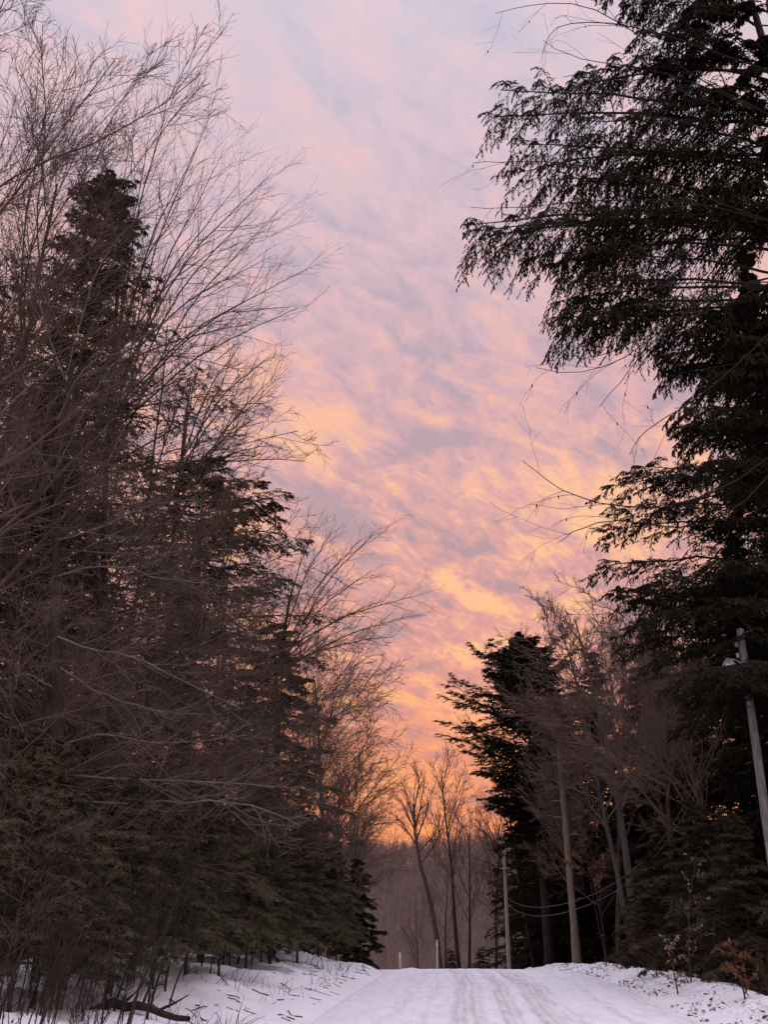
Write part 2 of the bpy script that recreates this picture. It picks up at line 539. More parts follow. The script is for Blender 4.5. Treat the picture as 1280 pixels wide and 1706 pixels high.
def hemlock(seed, H, r0, prof, label, group=None, nper=4.0, zb=2.0, fol='fol_dark', n2=16, n3=7, n4=6, leaf=(.13, .035), az=None, up=.15, droop=.05,
            name='hemlock_tree', bark_m='bark_dark', lean=(0, 0), tip_droop=.05, rough=.3, cat='tree', ztop=None, hang=.45, boughs=None, base=None, sec=.30, tl=10, clump=0.0):
    """prof: list of (z, branch length). az(phi) scales the length by azimuth."""
    rng = np.random.default_rng(seed)
    root = empty(name, (0, 0, 0)); tag(root, label, cat, group)
    prof = sorted(prof)
    pz, pl = np.array([a for a, _ in prof]), np.array([b for _, b in prof])
    tp, tr_ = trunk_line(rng, H, r0, 12, lean, .012, .06)
    mt, mb, mf = MB(), MB(), MB()
    mt.tubes(tp, tr_, 9)
    zt = ztop or H * .985
    n = int((zt - zb) * nper)
    z = zb + (zt - zb) * (np.arange(n) + rng.random(n)) / n
    phi = np.arange(n) * 2.39996 + rng.normal(0, .5, n)
    L = np.interp(z, pz, pl) * (1 + rng.uniform(-rough, rough * .55, n))
    if az is not None: L = L * az(phi)
    L = np.maximum(L, .22)
    p, _ = sample(tp, (z / H)[None, :]); p = p[0]
    el = up * (1 - .9 * (1 - z / H)) + rng.normal(0, .08, n)
    d = np.stack([np.cos(phi) * np.cos(el), np.sin(phi) * np.cos(el), np.sin(el)], 1)
    b1 = grow(rng, p, d, L, 9, (0, 0, -droop), .05)
    if boughs:
        bb, bl = [], []
        for tip in boughs:
            q = P(*tip) - np.asarray(base)
            hor = math.hypot(q[0], q[1])
            za = min(q[2] + .04 * hor + rng.uniform(-.15, .25), H * .97)
            a0, _ = sample(tp, np.array([[max(za, .3) / H]])); a0 = a0[0, 0]
            k = np.linspace(0, 1, 9)[:, None]
            mdl = (a0 + q) / 2 + np.array([rng.normal(0, .15), rng.normal(0, .25), .10 * hor])
            c = (1 - k) ** 2 * a0 + 2 * k * (1 - k) * mdl + k * k * q
            c[1:-1] += rng.normal(0, .03, c[1:-1].shape)
            bb.append(c); bl.append(np.linalg.norm(q - a0))
        b1 = np.concatenate([b1, np.array(bb)]); L = np.concatenate([L, bl])
    rr = np.clip(.006 + L * .0085, .008, .07)
    r1 = rr[:, None] * np.linspace(1, .18, 9)[None, :]
    mb.tubes(b1, r1, 4)
    b2, r2, L2 = spawn(rng, b1, r1, L, n2, (.10, .99), (.65, 1.15), sec, 5, (0, 0, -tip_droop), .07, .45, .004, .85, .55, .3)
    if clump:
        bx = b2[:, 0]
        cl = vnoise(bx[:, 0] * .95 + 7, bx[:, 1] * .95 + bx[:, 2] * .5, seed) * .5 + vnoise(bx[:, 0] * .8, bx[:, 2] * 1.25 + 3, seed + 1) * .5
        fr = np.tile(np.arange(n2) / n2, len(b1))
        kp = (cl > clump) | ((fr > .55) & (rng.random(len(fr)) < .8))
        b2, r2, L2 = b2[kp], r2[kp], L2[kp] * (.75 + 1.1 * np.maximum(cl[kp] - clump, 0))
    mb.tubes(b2, r2, 3)
    b3, r3, L3 = spawn(rng, b2, r2, L2, n3, (.1, .98), (.5, 1.0), .40, 4, (0, 0, -tip_droop * 1.5), .10, .6, .003, .7, .35, .5)

    def put(pts, Ls, C, lw):
        t = (np.arange(C)[None, :] + rng.random((len(pts), C))) / C
        q, tg = sample(pts, t)
        q, tg = q.reshape(-1, 3), tg.reshape(-1, 3)
        m = len(q)
        side = np.where((np.arange(m) % 2 == 0)[:, None], 1.0, -1.0)
        h = unit(np.cross(tg, [0, 0, 1.0]) + 1e-6) * side
        dd = unit(tg * .75 + h * rng.uniform(.2, .9, (m, 1)) + np.array([0, 0, -1.0]) * rng.uniform(.0, hang, (m, 1)))
        nn = unit(np.array([0, 0, 1.0]) + rng.normal(0, .45, (m, 3)))
        sc = rng.uniform(.6, 1.3, m)
        mf.leaves(q, dd, nn, lw[0] * sc, lw[1] * sc)
    put(b3, L3, n4, leaf)
    put(b2, L2, max(4, n4), leaf)
    put(b1[:, 3:], L, tl, leaf)
    mt.build('trunk', M[bark_m], root)
    mb.build('branches', M[bark_m], root)
    mf.build('foliage', M[fol], root, smooth=False)
    return root


def edge_prof(Y, xt, zg, pts):
    """Photo outline points (py, px) -> (height above base, branch length)."""
    out = []
    for py, px in pts:
        q = P(px, py, Y)
        L = abs(q[0] - xt)
        out.append((q[2] - zg + .12 * L, L))
    return out


def put(root, x, y, rz=0, sc=None):
    root.location = (x, y, gz(x, y) - .05); root.rotation_euler = (0, 0, rz)
    if sc: root.scale = (sc, sc, sc)
    return root


# ================================================================= RIGHT SIDE
# the big near hemlock whose boughs fill the upper right
Y = 18.0; x = 9.3; zg = gz(x, Y)
tips = [(1040, 10, 18), (1060, 55, 17.5), (1090, 100, 18.5), (1000, -30, 18.2), (1120, 40, 17), (1010, 118, 18.3), (940, 128, 18), (835, 150, 17.6), (900, 160, 19), (822, 195, 18), (870, 240, 17), (850, 290, 18.5), (900, 300, 17.5), (960, 200, 17.2),
        (778, 375, 18), (815, 392, 18.3), (860, 385, 17.5), (890, 430, 17.8), (920, 440, 18.4), (945, 500, 18), (940, 470, 17.4), (985, 420, 17.2), (1010, 400, 18.8), (1000, 350, 17), (960, 310, 19), (1000, 250, 17), 
        (1200, 330, 17), (1130, 150, 18), (1110, 620, 18.5), (1125, 680, 17.5), (1140, 730, 18.2), (1180, 620, 17), (1200, 700, 17.5), (1230, 770, 18),
        (1205, 820, 18.5), (1220, 560, 17), (1160, 650, 18.4), (1240, 640, 17.2), (1170, 770, 17.6), (1240, 480, 17.8), (1050, 200, 18.4), (1060, 330, 18.6), (930, 380, 17.6), (1140, 545, 17.6), (1195, 560, 17.5), (1240, 590, 17), (1175, 520, 18.2), (1105, 595, 18.1), (930, 530, 17.8), (945, 545, 18.1), (1150, 20, 17.5), (1200, 60, 17), (1230, 10, 18.5), (1180, 100, 18.5), (1240, 120, 17), (1270, 60, 17.2), (1255, -30, 17.5), (1230, 495, 17), (1262, 535, 17.3), (790, 385, 17.8), (960, 520, 17.9)]
zlow = P(1200, 860, Y)[2] - zg
pr = [(zlow - 1, 2.0), (zlow + 3, 3.0), (P(1200, 560, Y)[2] - zg, 2.6), (P(1200, 420, Y)[2] - zg, 2.8), (P(1200, 50, Y)[2] - zg, 3.0), (25, 2.6), (29, .3)]
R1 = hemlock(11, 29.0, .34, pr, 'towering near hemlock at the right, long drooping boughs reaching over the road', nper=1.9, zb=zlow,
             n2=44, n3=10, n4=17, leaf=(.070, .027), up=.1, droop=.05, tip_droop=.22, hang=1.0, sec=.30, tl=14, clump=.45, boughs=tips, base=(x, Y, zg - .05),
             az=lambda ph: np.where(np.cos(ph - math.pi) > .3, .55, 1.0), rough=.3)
put(R1, x, Y)

Y = 26.5; x = 11.2; zg = gz(x, Y)
pr = edge_prof(Y, x, zg, [(480, 1250), (600, 1190), (700, 1150), (780, 1090), (800, 1010), (880, 1000), (950, 998), (1040, 1020), (1090, 1050), (1110, 1080), (1160, 1140), (1250, 1130), (1400, 1190)])
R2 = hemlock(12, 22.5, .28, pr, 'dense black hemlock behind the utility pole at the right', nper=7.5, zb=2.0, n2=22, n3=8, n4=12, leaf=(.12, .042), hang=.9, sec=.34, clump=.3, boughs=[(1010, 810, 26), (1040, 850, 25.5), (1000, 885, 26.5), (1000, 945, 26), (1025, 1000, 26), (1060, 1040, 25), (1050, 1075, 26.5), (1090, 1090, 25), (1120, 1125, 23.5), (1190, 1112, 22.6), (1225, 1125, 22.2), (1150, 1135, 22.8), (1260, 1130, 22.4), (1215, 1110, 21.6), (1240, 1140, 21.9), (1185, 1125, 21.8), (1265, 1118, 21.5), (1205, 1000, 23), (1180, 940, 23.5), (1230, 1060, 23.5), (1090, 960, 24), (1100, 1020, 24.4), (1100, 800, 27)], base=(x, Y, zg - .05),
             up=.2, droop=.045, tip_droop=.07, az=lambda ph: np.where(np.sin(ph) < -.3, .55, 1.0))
put(R2, x, Y)

Y = 52.0; x = P(885, 1060, Y)[0]; zg = gz(x, Y)
pr = edge_prof(Y, x, zg, [(1055, 885), (1075, 870), (1100, 848), (1140, 800), (1190, 775), (1250, 738), (1300, 752), (1345, 785), (1400, 840)])
R4 = hemlock(14, max(a for a, _ in pr) + .3, .26, pr, 'pointed hemlock at the road bend, jagged left edge against the orange sky', nper=16, zb=min(a for a, _ in pr) - .5, n2=14, n3=6, n4=12,
             leaf=(.15, .05), up=.9, droop=.03, tip_droop=.04, rough=.35)
put(R4, x, Y)

# two general forest hemlocks used for the mass of the wood
full = [(0, 3.6), (3, 4.2), (8, 3.7), (12, 2.8), (16, 1.6), (19, .5), (20, .2)]
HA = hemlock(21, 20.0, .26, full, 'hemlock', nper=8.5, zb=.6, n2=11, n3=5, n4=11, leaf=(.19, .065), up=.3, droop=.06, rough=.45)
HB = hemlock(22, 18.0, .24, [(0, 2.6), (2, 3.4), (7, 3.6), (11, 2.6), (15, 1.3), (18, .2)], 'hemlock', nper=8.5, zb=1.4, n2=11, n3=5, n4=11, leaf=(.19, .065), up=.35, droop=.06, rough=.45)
G = 'dark hemlocks filling the wood right of the road'
spotsR = [(HA, 9.6, 66, .85, 'dark hemlock closing the wood behind the thin far pole'), (HB, 12.0, 60, .9, 'dark hemlock behind the pale broken snag'),
          (HA, 15.0, 56, .95, 'dark hemlock behind the leaning grey trunks right of the snag'), (HB, 8.2, 60, .75, 'shorter hemlock tucked behind the pointed one at the bend'),
          (HA, 13.4, 42, .8, 'dark hemlock between the grey beech and the utility pole'), (HB, 16.5, 36, 1.05, 'tall hemlock deep in the wood past the utility pole'),
          (HA, 14.2, 29, .85, 'black hemlock right beside the utility pole'), (HB, 12.3, 21, .75, 'low dark hemlock at the bottom right edge'),
          (HA, 19.0, 47, 1.1, 'tall hemlock far back in the right hand wood'), (HB, 11.0, 76, .9, 'hemlock beyond the others at the far bend'),
          (HA, 18.0, 66, 1.0, 'hemlock deepest in the wood right of the snag'), (HB, 21.0, 30, 1.1, 'big hemlock at the right border of the picture'),
          (HB, 8.9, 55, .93, 'hemlock filling the gap between the pointed one and the grey beech'), (HA, 13.2, 51, .88, 'hemlock behind the rosy crown of the grey beech'), (HA, 11.3, 57, .92, 'hemlock closing the gap behind the two stemmed beech'), (HB, 11.9, 47, .8, 'shorter hemlock right behind the two stemmed beech'), (HB, 16.0, 45, 1.1, 'hemlock rising behind the bare crown near the black one')]
first = {}
for i, (pro, x, y, s, lab) in enumerate(spotsR):
    loc = (x, y, gz(x, y) - .1)
    if pro.name not in first:
        first[pro.name] = 1; o = pro; o.location = loc; o.rotation_euler = (0, 0, i * 1.7); o.scale = (s,) * 3
        o['label'] = lab; o['group'] = G
    else:
        dup(pro, loc, i * 1.7, s, lab, G)

# bare trees, right
RB1 = bare_tree(31, 14.0, .20, 'grey two stemmed beech with a rosy twig crown, right of the snag', limbs=20, zlo=.42, ang=(.6, 1.15), ratio=.29, bias=(0, 0, .03),
                mats=('bark_grey', 'twig_rose'), rt=.011, stems=2, n2=8, n3=7, n4=5, lean=(.0, 0), flat=.3)
put(RB1, xb(1066, 40), 40)
RB2 = bare_tree(32, 13.3, .15, 'bare tree with upright twigs above the pointed hemlock tops', limbs=18, zlo=.4, ang=(.3, .6), ratio=.38, bias=(0, 0, .1), mats=('bark_grey', 'twig_rose'), rt=.011)
put(RB2, xb(1030, 46), 46)
RB3 = bare_tree(33, 13.0, .13, 'smaller bare beech behind the grey two stemmed one', limbs=18, zlo=.4, ang=(.6, 1.2), ratio=.38, bias=(0, 0, .03), mats=('bark_brown', 'twig_rose'), rt=.011, flat=.3)
put(RB3, xb(1130, 37), 37)
o = dup(RB2, (xb(968, 45), 45, gz(xb(968, 45), 45)), 2.0, .62, 'thin grey tree just right of the pale snag')
o = dup(RB2, (xb(922, 58), 58, gz(xb(922, 58), 58)), 1.1, .7, 'dim grey tree just left of the pale snag')
o = dup(RB3, (xb(1015, 47), 47, gz(xb(1015, 47), 47)), 4.0, .6, 'slender grey stem between snag and two stemmed beech')
o = dup(RB2, (xb(1225, 33), 33, gz(xb(1225, 33), 33)), 3.0, .8, 'straight bare tree in the shade left of the utility pole')
o = dup(RB1, (xb(1175, 48), 48, gz(xb(1175, 48), 48)), 2.6, .95, 'bare crown showing between the beech and the black hemlock')

# pale snag
rng = np.random.default_rng(5)
Ys = 42.0
b0 = np.array([xb(961, Ys), Ys, 0]); b0[2] = gz(b0[0], Ys)
tips = [P(961, 1612, Ys), P(957, 1540, Ys), P(949, 1450, Ys), P(943, 1370, Ys), P(936, 1300, Ys), P(932, 1228, Ys)]
tips[0][2] = b0[2] - .2
sn = empty('snag', b0); tag(sn, 'pale broken topped dead trunk with short stubs, standing against the dark wood', 'tree')
mt, ms = MB(), MB()
tp = np.array(tips) - b0
tr_ = np.array([.16, .135, .12, .11, .10, .08])
mt.tubes(tp, tr_, 9)
for t, dx, dz, L in ((.62, -1, .1, .7), (.70, -1, .05, .5), (.76, -1, .3, .6), (.55, 1, .2, .5), (.84, 1, -.1, .9), (.9, -.8, .4, .4), (.97, .3, 1, .35)):
    q, _ = sample(tp[None], np.array([[t]]))
    s_ = grow(rng, q[0], np.array([[dx, rng.uniform(-.4, .4), dz]]), np.array([L]), 5, (0, 0, .02), .12)
    ms = MB(); ms.tubes(s_, np.linspace(.035, .012, 5)[None], 5); ms.build('stub', M['bark_pale'], sn)
mt.build('trunk', M['bark_pale'], sn)

# overhanging twigs at the right: a bare tree between the hemlocks with long thin limbs
def picked_tree(name, label, base, trunk_px, limbs, seed, mats, rt, r0, n2=6, n3=5, bias=(0, 0, 0), buds=False, group=None, lr=.02, tt_=.35):
    """Trunk and limbs follow listed points (px, py, distance)."""
    rng = np.random.default_rng(seed)
    b = np.array([base[0], base[1], gz(*base)])
    root = empty(name, b); tag(root, label, 'tree', group)
    mt, mb = MB(), MB()
    tp = np.array([P(*q) for q in trunk_px]) - b
    tp[0] = (0, 0, -.3)
    mt.tubes(tp, np.linspace(r0, r0 * tt_, len(tp)), 8)
    for lm in limbs:
        q = np.array([P(*a) for a in lm]) - b
        # refine
        K = 12
        tt = np.linspace(0, len(q) - 1, K)
        qs = np.stack([np.interp(tt, range(len(q)), q[:, i]) for i in range(3)], 1)
        qs[1:-1] = (qs[:-2] + 2 * qs[1:-1] + qs[2:]) / 4
        qs[1:-1] = (qs[:-2] + 2 * qs[1:-1] + qs[2:]) / 4
        qs = qs + rng.normal(0, .012, qs.shape)
        L = np.linalg.norm(np.diff(qs, axis=0), axis=1).sum()
        r = np.linspace(lr, rt, K)
        mb.tubes(qs, r, 5)
        l2, r2, L2 = spawn(rng, qs[None], r[None], np.array([L]), n2, (.15, .98), (.35, .8), .28, 7, bias, .13, .6, rt * .8, .4, .4, .4)
        mb.tubes(l2, r2, 3)
        l3, r3, L3 = spawn(rng, l2, r2, L2, n3, (.15, .98), (.4, .9), .42, 5, bias, .1, .6, rt * .6, .2, .4, .5)
        mb.tubes(l3, r3, 3)
        if buds:
            for lv, k in ((l2, 1),):
                t = rng.uniform(.3, 1, (len(lv), k)); q_, tg = sample(lv, t)
                q_ = q_.reshape(-1, 3); m = rng.random(len(q_)) < .45
                q_ = q_[m]
                if len(q_):
                    mb.tubes(np.stack([q_ + np.array([0, 0, .02]), q_, q_ - [0, 0, .03], q_ - [0, 0, .05]], 1), np.tile([.003, .012, .010, .003], (len(q_), 1)), 4)
    mt.build('trunk', M[mats[0]], root)
    mb.build('branches', M[mats[1]], root)
    return root


R8 = picked_tree('bare_tree', 'bare tree hidden in the near hemlock, its thin budded twigs hanging into the sky', (9.2, 16.5),
                 [(1500, 1700, 16.5), (1440, 1200, 16.5), (1380, 800, 16.5), (1330, 450, 16.6), (1290, 100, 16.8), (1270, -200, 17)],
                 [[(1300, 200, 16.5), (1150, 130, 16), (1010, 10, 15.6), (900, 0, 15.3), (826, 22, 15)],
                  [(1290, 120, 16.5), (1120, 60, 16), (990, 30, 15.6), (915, 45, 15.2), (903, 90, 15)],
                  [(1300, 200, 16.6), (1120, 120, 16.2), (980, 105, 16), (905, 70, 15.6)],
                  [(1330, 450, 16.5), (1200, 480, 16), (1090, 560, 15.5), (1000, 628, 15), (895, 612, 14.6)],
                  [(1330, 450, 16.5), (1180, 520, 16), (1080, 560, 15.4), (1010, 590, 15), (970, 600, 14.8)],
                  [(1330, 450, 16.4), (1160, 500, 15.8), (1060, 600, 15), (1000, 680, 14.6)],
                  [(1340, 470, 16.4), (1150, 470, 15.8), (1060, 480, 15), (985, 478, 14.6)],
                  [(1360, 700, 16.5), (1180, 850, 16), (1000, 845, 15.6), (930, 815, 15.3), (872, 768, 15)],
                  [(1360, 700, 16.5), (1200, 900, 16), (1040, 860, 15.6), (960, 880, 15.3), (930, 905, 15)],
                  [(1320, 380, 16.5), (1150, 330, 16), (1000, 330, 15.6), (860, 350, 15.2), (785, 345, 15)],
                  [(1320, 380, 16.5), (1100, 300, 16), (950, 270, 15.6), (850, 270, 15.2), (788, 270, 15)],
                  [(1340, 500, 16.5), (1200, 640, 16), (1120, 690, 15.6), (1070, 720, 15.3), (1050, 760, 15)]],
                 41, ('bark_dark', 'twig_dark'), .0045, .12, n2=6, n3=2, bias=(0, 0, -.06), buds=True, lr=.016)

# utility pole, near
px_, py_ = 8.45, 24.0
zg = gz(px_, py_)
up = empty('utility_pole', (px_, py_, zg)); tag(up, 'weathered grey wooden utility pole at the right with a small lamp near its top', 'utility pole')
m = MB()
Htop = P(1240, 1050, 24)[2] - zg
pts_ = np.array([[0, 0, z] for z in np.linspace(-.4, Htop, 10)])
m.tubes(pts_, np.linspace(.115, .085, 10), 14)
m.lathe((0, 0, Htop), [(.085, 0), (.07, .03), (.001, .045)], 14)
m.build('pole', M['pole_wood'], up)
m = MB()
lz = P(1222, 1108, 24)[2] - zg
m.tubes(np.array([[-.1, 0, lz + .05], [-.2, 0, lz + .12], [-.3, -.02, lz + .13], [-.36, -.02, lz + .1]]), np.full(4, .022), 8)
m.build('lamp_bracket', M['metal'], up)
m = MB()
m.lathe((-.38, -.02, lz - .05), [(.06, .2), (.10, .15), (.15, .08), (.165, .02), (.16, 0)][::-1], 16)
lam = m.build('lamp_hood', M['metal'], up)
m = MB(); m.lathe((-.38, -.02, lz - .16), [(.001, 0), (.08, .02), (.12, .06), (.125, .11)], 16)
m.build('lens', M['glass_lens'], lam)
for dz, dx in ((Htop - .35, -.14), (Htop - .62, -.14)):
    m = MB(); m.lathe((dx, 0, dz - .06), [(.02, 0), (.045, .02), (.03, .05), (.05, .07), (.03, .1), (.04, .12), (.001, .14)], 10)
    m.tubes(np.array([[-.08, 0, dz - .05], [dx, 0, dz - .05]]), np.full(2, .014), 6)
    m.build('insulator', M['metal'], up)
m = MB(); m.box((0, -.125, 2.6), (.05, .012, .09)); m.build('tag_plate', M['metal'], up)
m = MB(); m.box((-.09, -.09, 2.2), (.018, .018, 1.4)); m.build('wire_cover', M['metal'], up)

# far pole
fx, fy = xb(848, 50), 50.0
fz = gz(fx, fy)
fp = empty('utility_pole', (fx, fy, fz)); tag(fp, 'thin far utility pole beyond the crest of the road', 'utility pole')
m = MB(); Hf = P(847, 1428, 50)[2] - fz
m.tubes(np.array([[0, 0, z] for z in np.linspace(-.4, Hf, 6)]), np.linspace(.10, .08, 6), 10)
m.lathe((0, 0, Hf), [(.08, 0), (.001, .03)], 10)
m.build('pole', M['pole_far'], fp)
m = MB(); m.box((0, -.13, Hf - .5), (.22, .03, .035)); m.build('crossarm', M['pole_far'], fp)

# cables between the poles
for k, (dy_, lab) in enumerate(((0, 'upper grey cable sagging from the utility pole across the dark trunks'), (16, 'lower grey cable sagging just under the other cable'))):
    pts_ = [np.array([px_ - .1, py_, P(1243, 1090 + dy_, 24.0)[2]])]
    for qx, qy in ((1160, 1322), (1110, 1390), (1060, 1447), (980, 1497), (910, 1513), (870, 1508)):
        lo, hi_ = 24.0, 50.0
        for _ in range(40):
            md = (lo + hi_) / 2
            if P(qx, qy, md)[0] - (px_ + (fx - px_) * (md - 24) / (fy - 24)) > 0: hi_ = md
            else: lo = md
        pts_.append(P(qx, qy + dy_ * .9, lo))
    pts_ = np.array(pts_ + [np.array([fx, fy, P(848, 1496 + dy_ * .6, fy)[2]])])
    tt = np.linspace(0, 7, 40)
    zq = np.interp(tt, range(8), pts_[:, 2])
    yq = np.interp(tt, range(8), pts_[:, 1]); xq = np.interp(tt, range(8), pts_[:, 0])
    cf = np.polyfit(yq, zq, 4); xf = np.polyfit(yq, xq, 1)
    cv = np.stack([np.polyval(xf, yq), yq, np.polyval(cf, yq)], 1)
    m = MB(); m.tubes(cv, np.full(40, .009), 6)
    o = m.build('power_cable', M['cable']); tag(o, lab, 'cable')

# small posts beyond the crest
for (pp, yy, top, rr, lab) in ((729, 56, 1567, .05, 'pale straight marker post beside the leaning forked tree'), (667, 60, 1588, .06, 'short pale stub of a post left beyond the crest')):
    x_ = xb(pp, yy); z_ = gz(x_, yy)
    rt_ = empty('marker_post', (x_, yy, z_)); tag(rt_, lab, 'post')
    m = MB(); h_ = P(pp, top, yy)[2] - z_
    m.tubes(np.array([[0, 0, z] for z in np.linspace(-.3, h_, 5)]), np.full(5, rr), 10)
    m.lathe((0, 0, h_), [(rr, 0), (rr * .6, .03), (.001, .04)], 10)
    m.build('shaft', M['post'], rt_)
    m = MB(); m.box((0, -rr - .008, h_ - .22), (rr * .8, .007, .1)); m.build('reflector', M['glass_lens'], rt_)

# leafy beech saplings
def leafy_sapling(seed, H, label, mat, spread=.4, nb=14, nl=9, leaf=(.09, .05), group='saplings still holding dry leaves', lo=.15):
    rng = np.random.default_rng(seed)
    root = empty('beech_sapling', (0, 0, 0)); tag(root, label, 'sapling', group)
    m, f = MB(), MB()
    tp, tr_ = trunk_line(rng, H, .018, 8, (rng.uniform(-.08, .08), 0), .05, .3)
    m.tubes(tp, tr_, 5)
    l1, r1, L1 = spawn(rng, tp, tr_, np.array([H]), nb, (lo, .98), (.8, 1.3), spread, 5, (0, 0, .02), .08, .5, .005, .3, .55)
    m.tubes(l1, r1, 3)
    t = rng.uniform(.2, 1, (len(l1), nl)); q, tg = sample(l1, t)
    q, tg = q.reshape(-1, 3), tg.reshape(-1, 3)
    d = unit(tg * .5 + rng.normal(0, .6, q.shape) + [0, 0, -.5])
    sc = rng.uniform(.6, 1.25, len(q))
    f.leaves(q, d, unit(rng.normal(0, 1, q.shape)), leaf[0] * sc, leaf[1] * sc)
    m.build('stem', M['bark_brown'], root); f.build('leaves', M[mat], root, smooth=False)
    return root


bs = leafy_sapling(51, 2.6, 'young beech holding pairs of tan dry leaves at the wood edge', 'leaf_tan', .22, 16, 8, (.075, .042))
put(bs, xb(1148, 23), 23)
bs = leafy_sapling(52, 1.3, 'low rusty leaved sapling at the foot of the grey beech', 'leaf_orange', .4, 14, 14, (.10, .06))
put(bs, xb(1068, 31), 31)
bs = leafy_sapling(53, 3.4, 'sapling with a flat fan of orange leaves beside the grey beech', 'leaf_orange', .34, 9, 26, (.13, .07), lo=.62)
put(bs, xb(1012, 33), 33)
bs = leafy_sapling(54, 1.1, 'small tan leaved sprig on the right berm edge', 'leaf_tan', .4, 9, 7, (.1, .055))
put(bs, xb(1125, 22), 22)
bs = leafy_sapling(55, .9, 'brown leaved sapling clump at the lower right edge', 'leaf_orange', .55, 14, 10, (.1, .055))
put(bs, xb(1235, 20), 20)

M['leaf_russet'] = foliage('leaf_russet', (.040, .022, .015), (.075, .040, .025), (.12, .065, .04), .15)
for k, (px, yy, h_, lab) in enumerate(((1092, 26, .8, 'dark russet brush just left of the tan leaved sapling'), (1180, 23.5, .9, 'dark russet brush just right of the tan leaved sapling'), (1275, 21, .8, 'russet brush at the very right border behind the berm'),
                                       (1040, 31, .7, 'low russet brush left of the rusty sapling'), (1210, 24.5, 1.1, 'twiggy russet brush behind the brown clump at lower right'))):
    bs = leafy_sapling(160 + k, h_, lab, 'leaf_russet', .75, 26, 12, (.075, .04), group=None, lo=.02)
    bs['category'] = 'shrub'; bs.name = 'russet_shrub'
    put(bs, xb(px, yy), yy)

# young hemlocks, right understory
YA = hemlock(61, 3.6, .035, [(0, 1.0), (1, 1.3), (2.2, .9), (3.6, .1)], 'young', nper=28, zb=.65, n2=11, n3=6, n4=12, leaf=(.058, .018), fol='fol_olive', up=.25, droop=.06, name='young_hemlock', bark_m='bark_brown')
YB = hemlock(62, 3.2, .03, [(0, .9), (1, 1.4), (2.2, 1.0), (3.2, .1)], 'young', nper=28, zb=.8, n2=11, n3=6, n4=12, leaf=(.058, .018), fol='fol_olive', up=.15, droop=.07, name='young_hemlock', bark_m='bark_brown')
YC = hemlock(63, 4.2, .04, [(0, 1.4), (1, 1.5), (2.6, 1.0), (4.2, .1)], 'young', nper=20, zb=.2, n2=11, n3=6, n4=11, leaf=(.075, .024), fol='fol_mid', up=.2, droop=.07, name='young_hemlock', bark_m='bark_dark')
GR = 'young hemlocks under the right hand wood'
put(YC, xb(1112, 31), 31); YC['label'] = 'bushy young hemlock behind the tan leaved sapling'; YC['group'] = GR
for px, yy, s, rz, lab in ((1195, 26, 1.05, 1, 'young hemlock right of the tan leaved sapling'), (1262, 23, .9, 2, 'young hemlock at the right border under the pole'),
                           (1090, 39, 1.1, 3, 'young hemlock behind the foot of the grey beech'), (1165, 36, 1.2, 4, 'young hemlock deeper in the shade below the bare crown'),
                           (756, 70, .8, 2.2, 'small dark evergreen between the forked tree and twin trunks'), (798, 66, .8, 5, 'small dark evergreen left of the thin far pole'),
                           (880, 58, .8, .4, 'low evergreen at the foot of the leaning trunk')):
    x_ = xb(px, yy); dup(YC, (x_, yy, gz(x_, yy) - .05), rz, s, lab, GR)

# ================================================================= CENTRE, beyond the crest
C1 = picked_tree('bare_tree', 'leaning forked tree in the gap at the end of the road', (xb(738, 66), 66),
                 [(738, 1625, 66), (728, 1560, 66), (712, 1480, 66), (700, 1440, 66), (692, 1390, 66), (690, 1340, 66)],
                 [[(700, 1440, 66), (690, 1380, 66), (688, 1330, 66), (695, 1290, 66)], [(694, 1400, 66), (712, 1350, 66), (722, 1310, 66)], [(692, 1385, 66), (672, 1340, 66), (655, 1320, 66)],
                  [(698, 1420, 66), (725, 1390, 66), (735, 1360, 66)], [(690, 1370, 66), (680, 1330, 66), (668, 1300, 66)], [(692, 1380, 66), (704, 1330, 66), (708, 1285, 66)], [(696, 1410, 66), (670, 1370, 66), (645, 1350, 66)], [(700, 1440, 66), (730, 1400, 66), (748, 1330, 66)], [(690, 1350, 66), (700, 1300, 66), (690, 1270, 66)]],
                 71, ('bark_brown', 'twig_mauve'), .011, .17, n2=13, n3=9, bias=(0, 0, .05), lr=.055)
C2 = bare_tree(72, 13, .17, 'straight dark trunk with open crown right of the forked tree', limbs=14, zlo=.45, ang=(.4, .8), ratio=.33, bias=(0, 0, .06), mats=('bark_dark', 'twig_mauve'), rt=.012, n2=6, n3=5, n4=4)
put(C2, xb(767, 68), 68)
x_ = xb(778, 74); dup(C2, (x_, 74, gz(x_, 74)), 2, .92, 'bare tree touching the straight dark trunk')
x_ = xb(822, 78); dup(C2, (x_, 78, gz(x_, 78)), 3.3, 1.0, 'grey trunk just left of the thin far pole')
x_ = xb(742, 88); dup(C2, (x_, 88, gz(x_, 88)), 4.1, .9, 'slim far tree close behind the forked tree')
x_ = xb(700, 110); dup(C2, (x_, 110, gz(x_, 110)), 5.1, .8, 'small bare tree far down the road gap')
C4 = bare_tree(74, 12, .16, 'dark leaning trunk right of the thin far pole', limbs=12, zlo=.4, ang=(.5, 1.0), ratio=.33, bias=(-.02, 0, .04), mats=('bark_dark', 'twig_dark'), rt=.011, lean=(-.16, 0), n2=6, n3=5, n4=4)
put(C4, xb(899, 56), 56)
x_ = xb(868, 62); dup(C4, (x_, 62, gz(x_, 62)), .4, .75, 'short leaning grey stem beside the thin far pole')

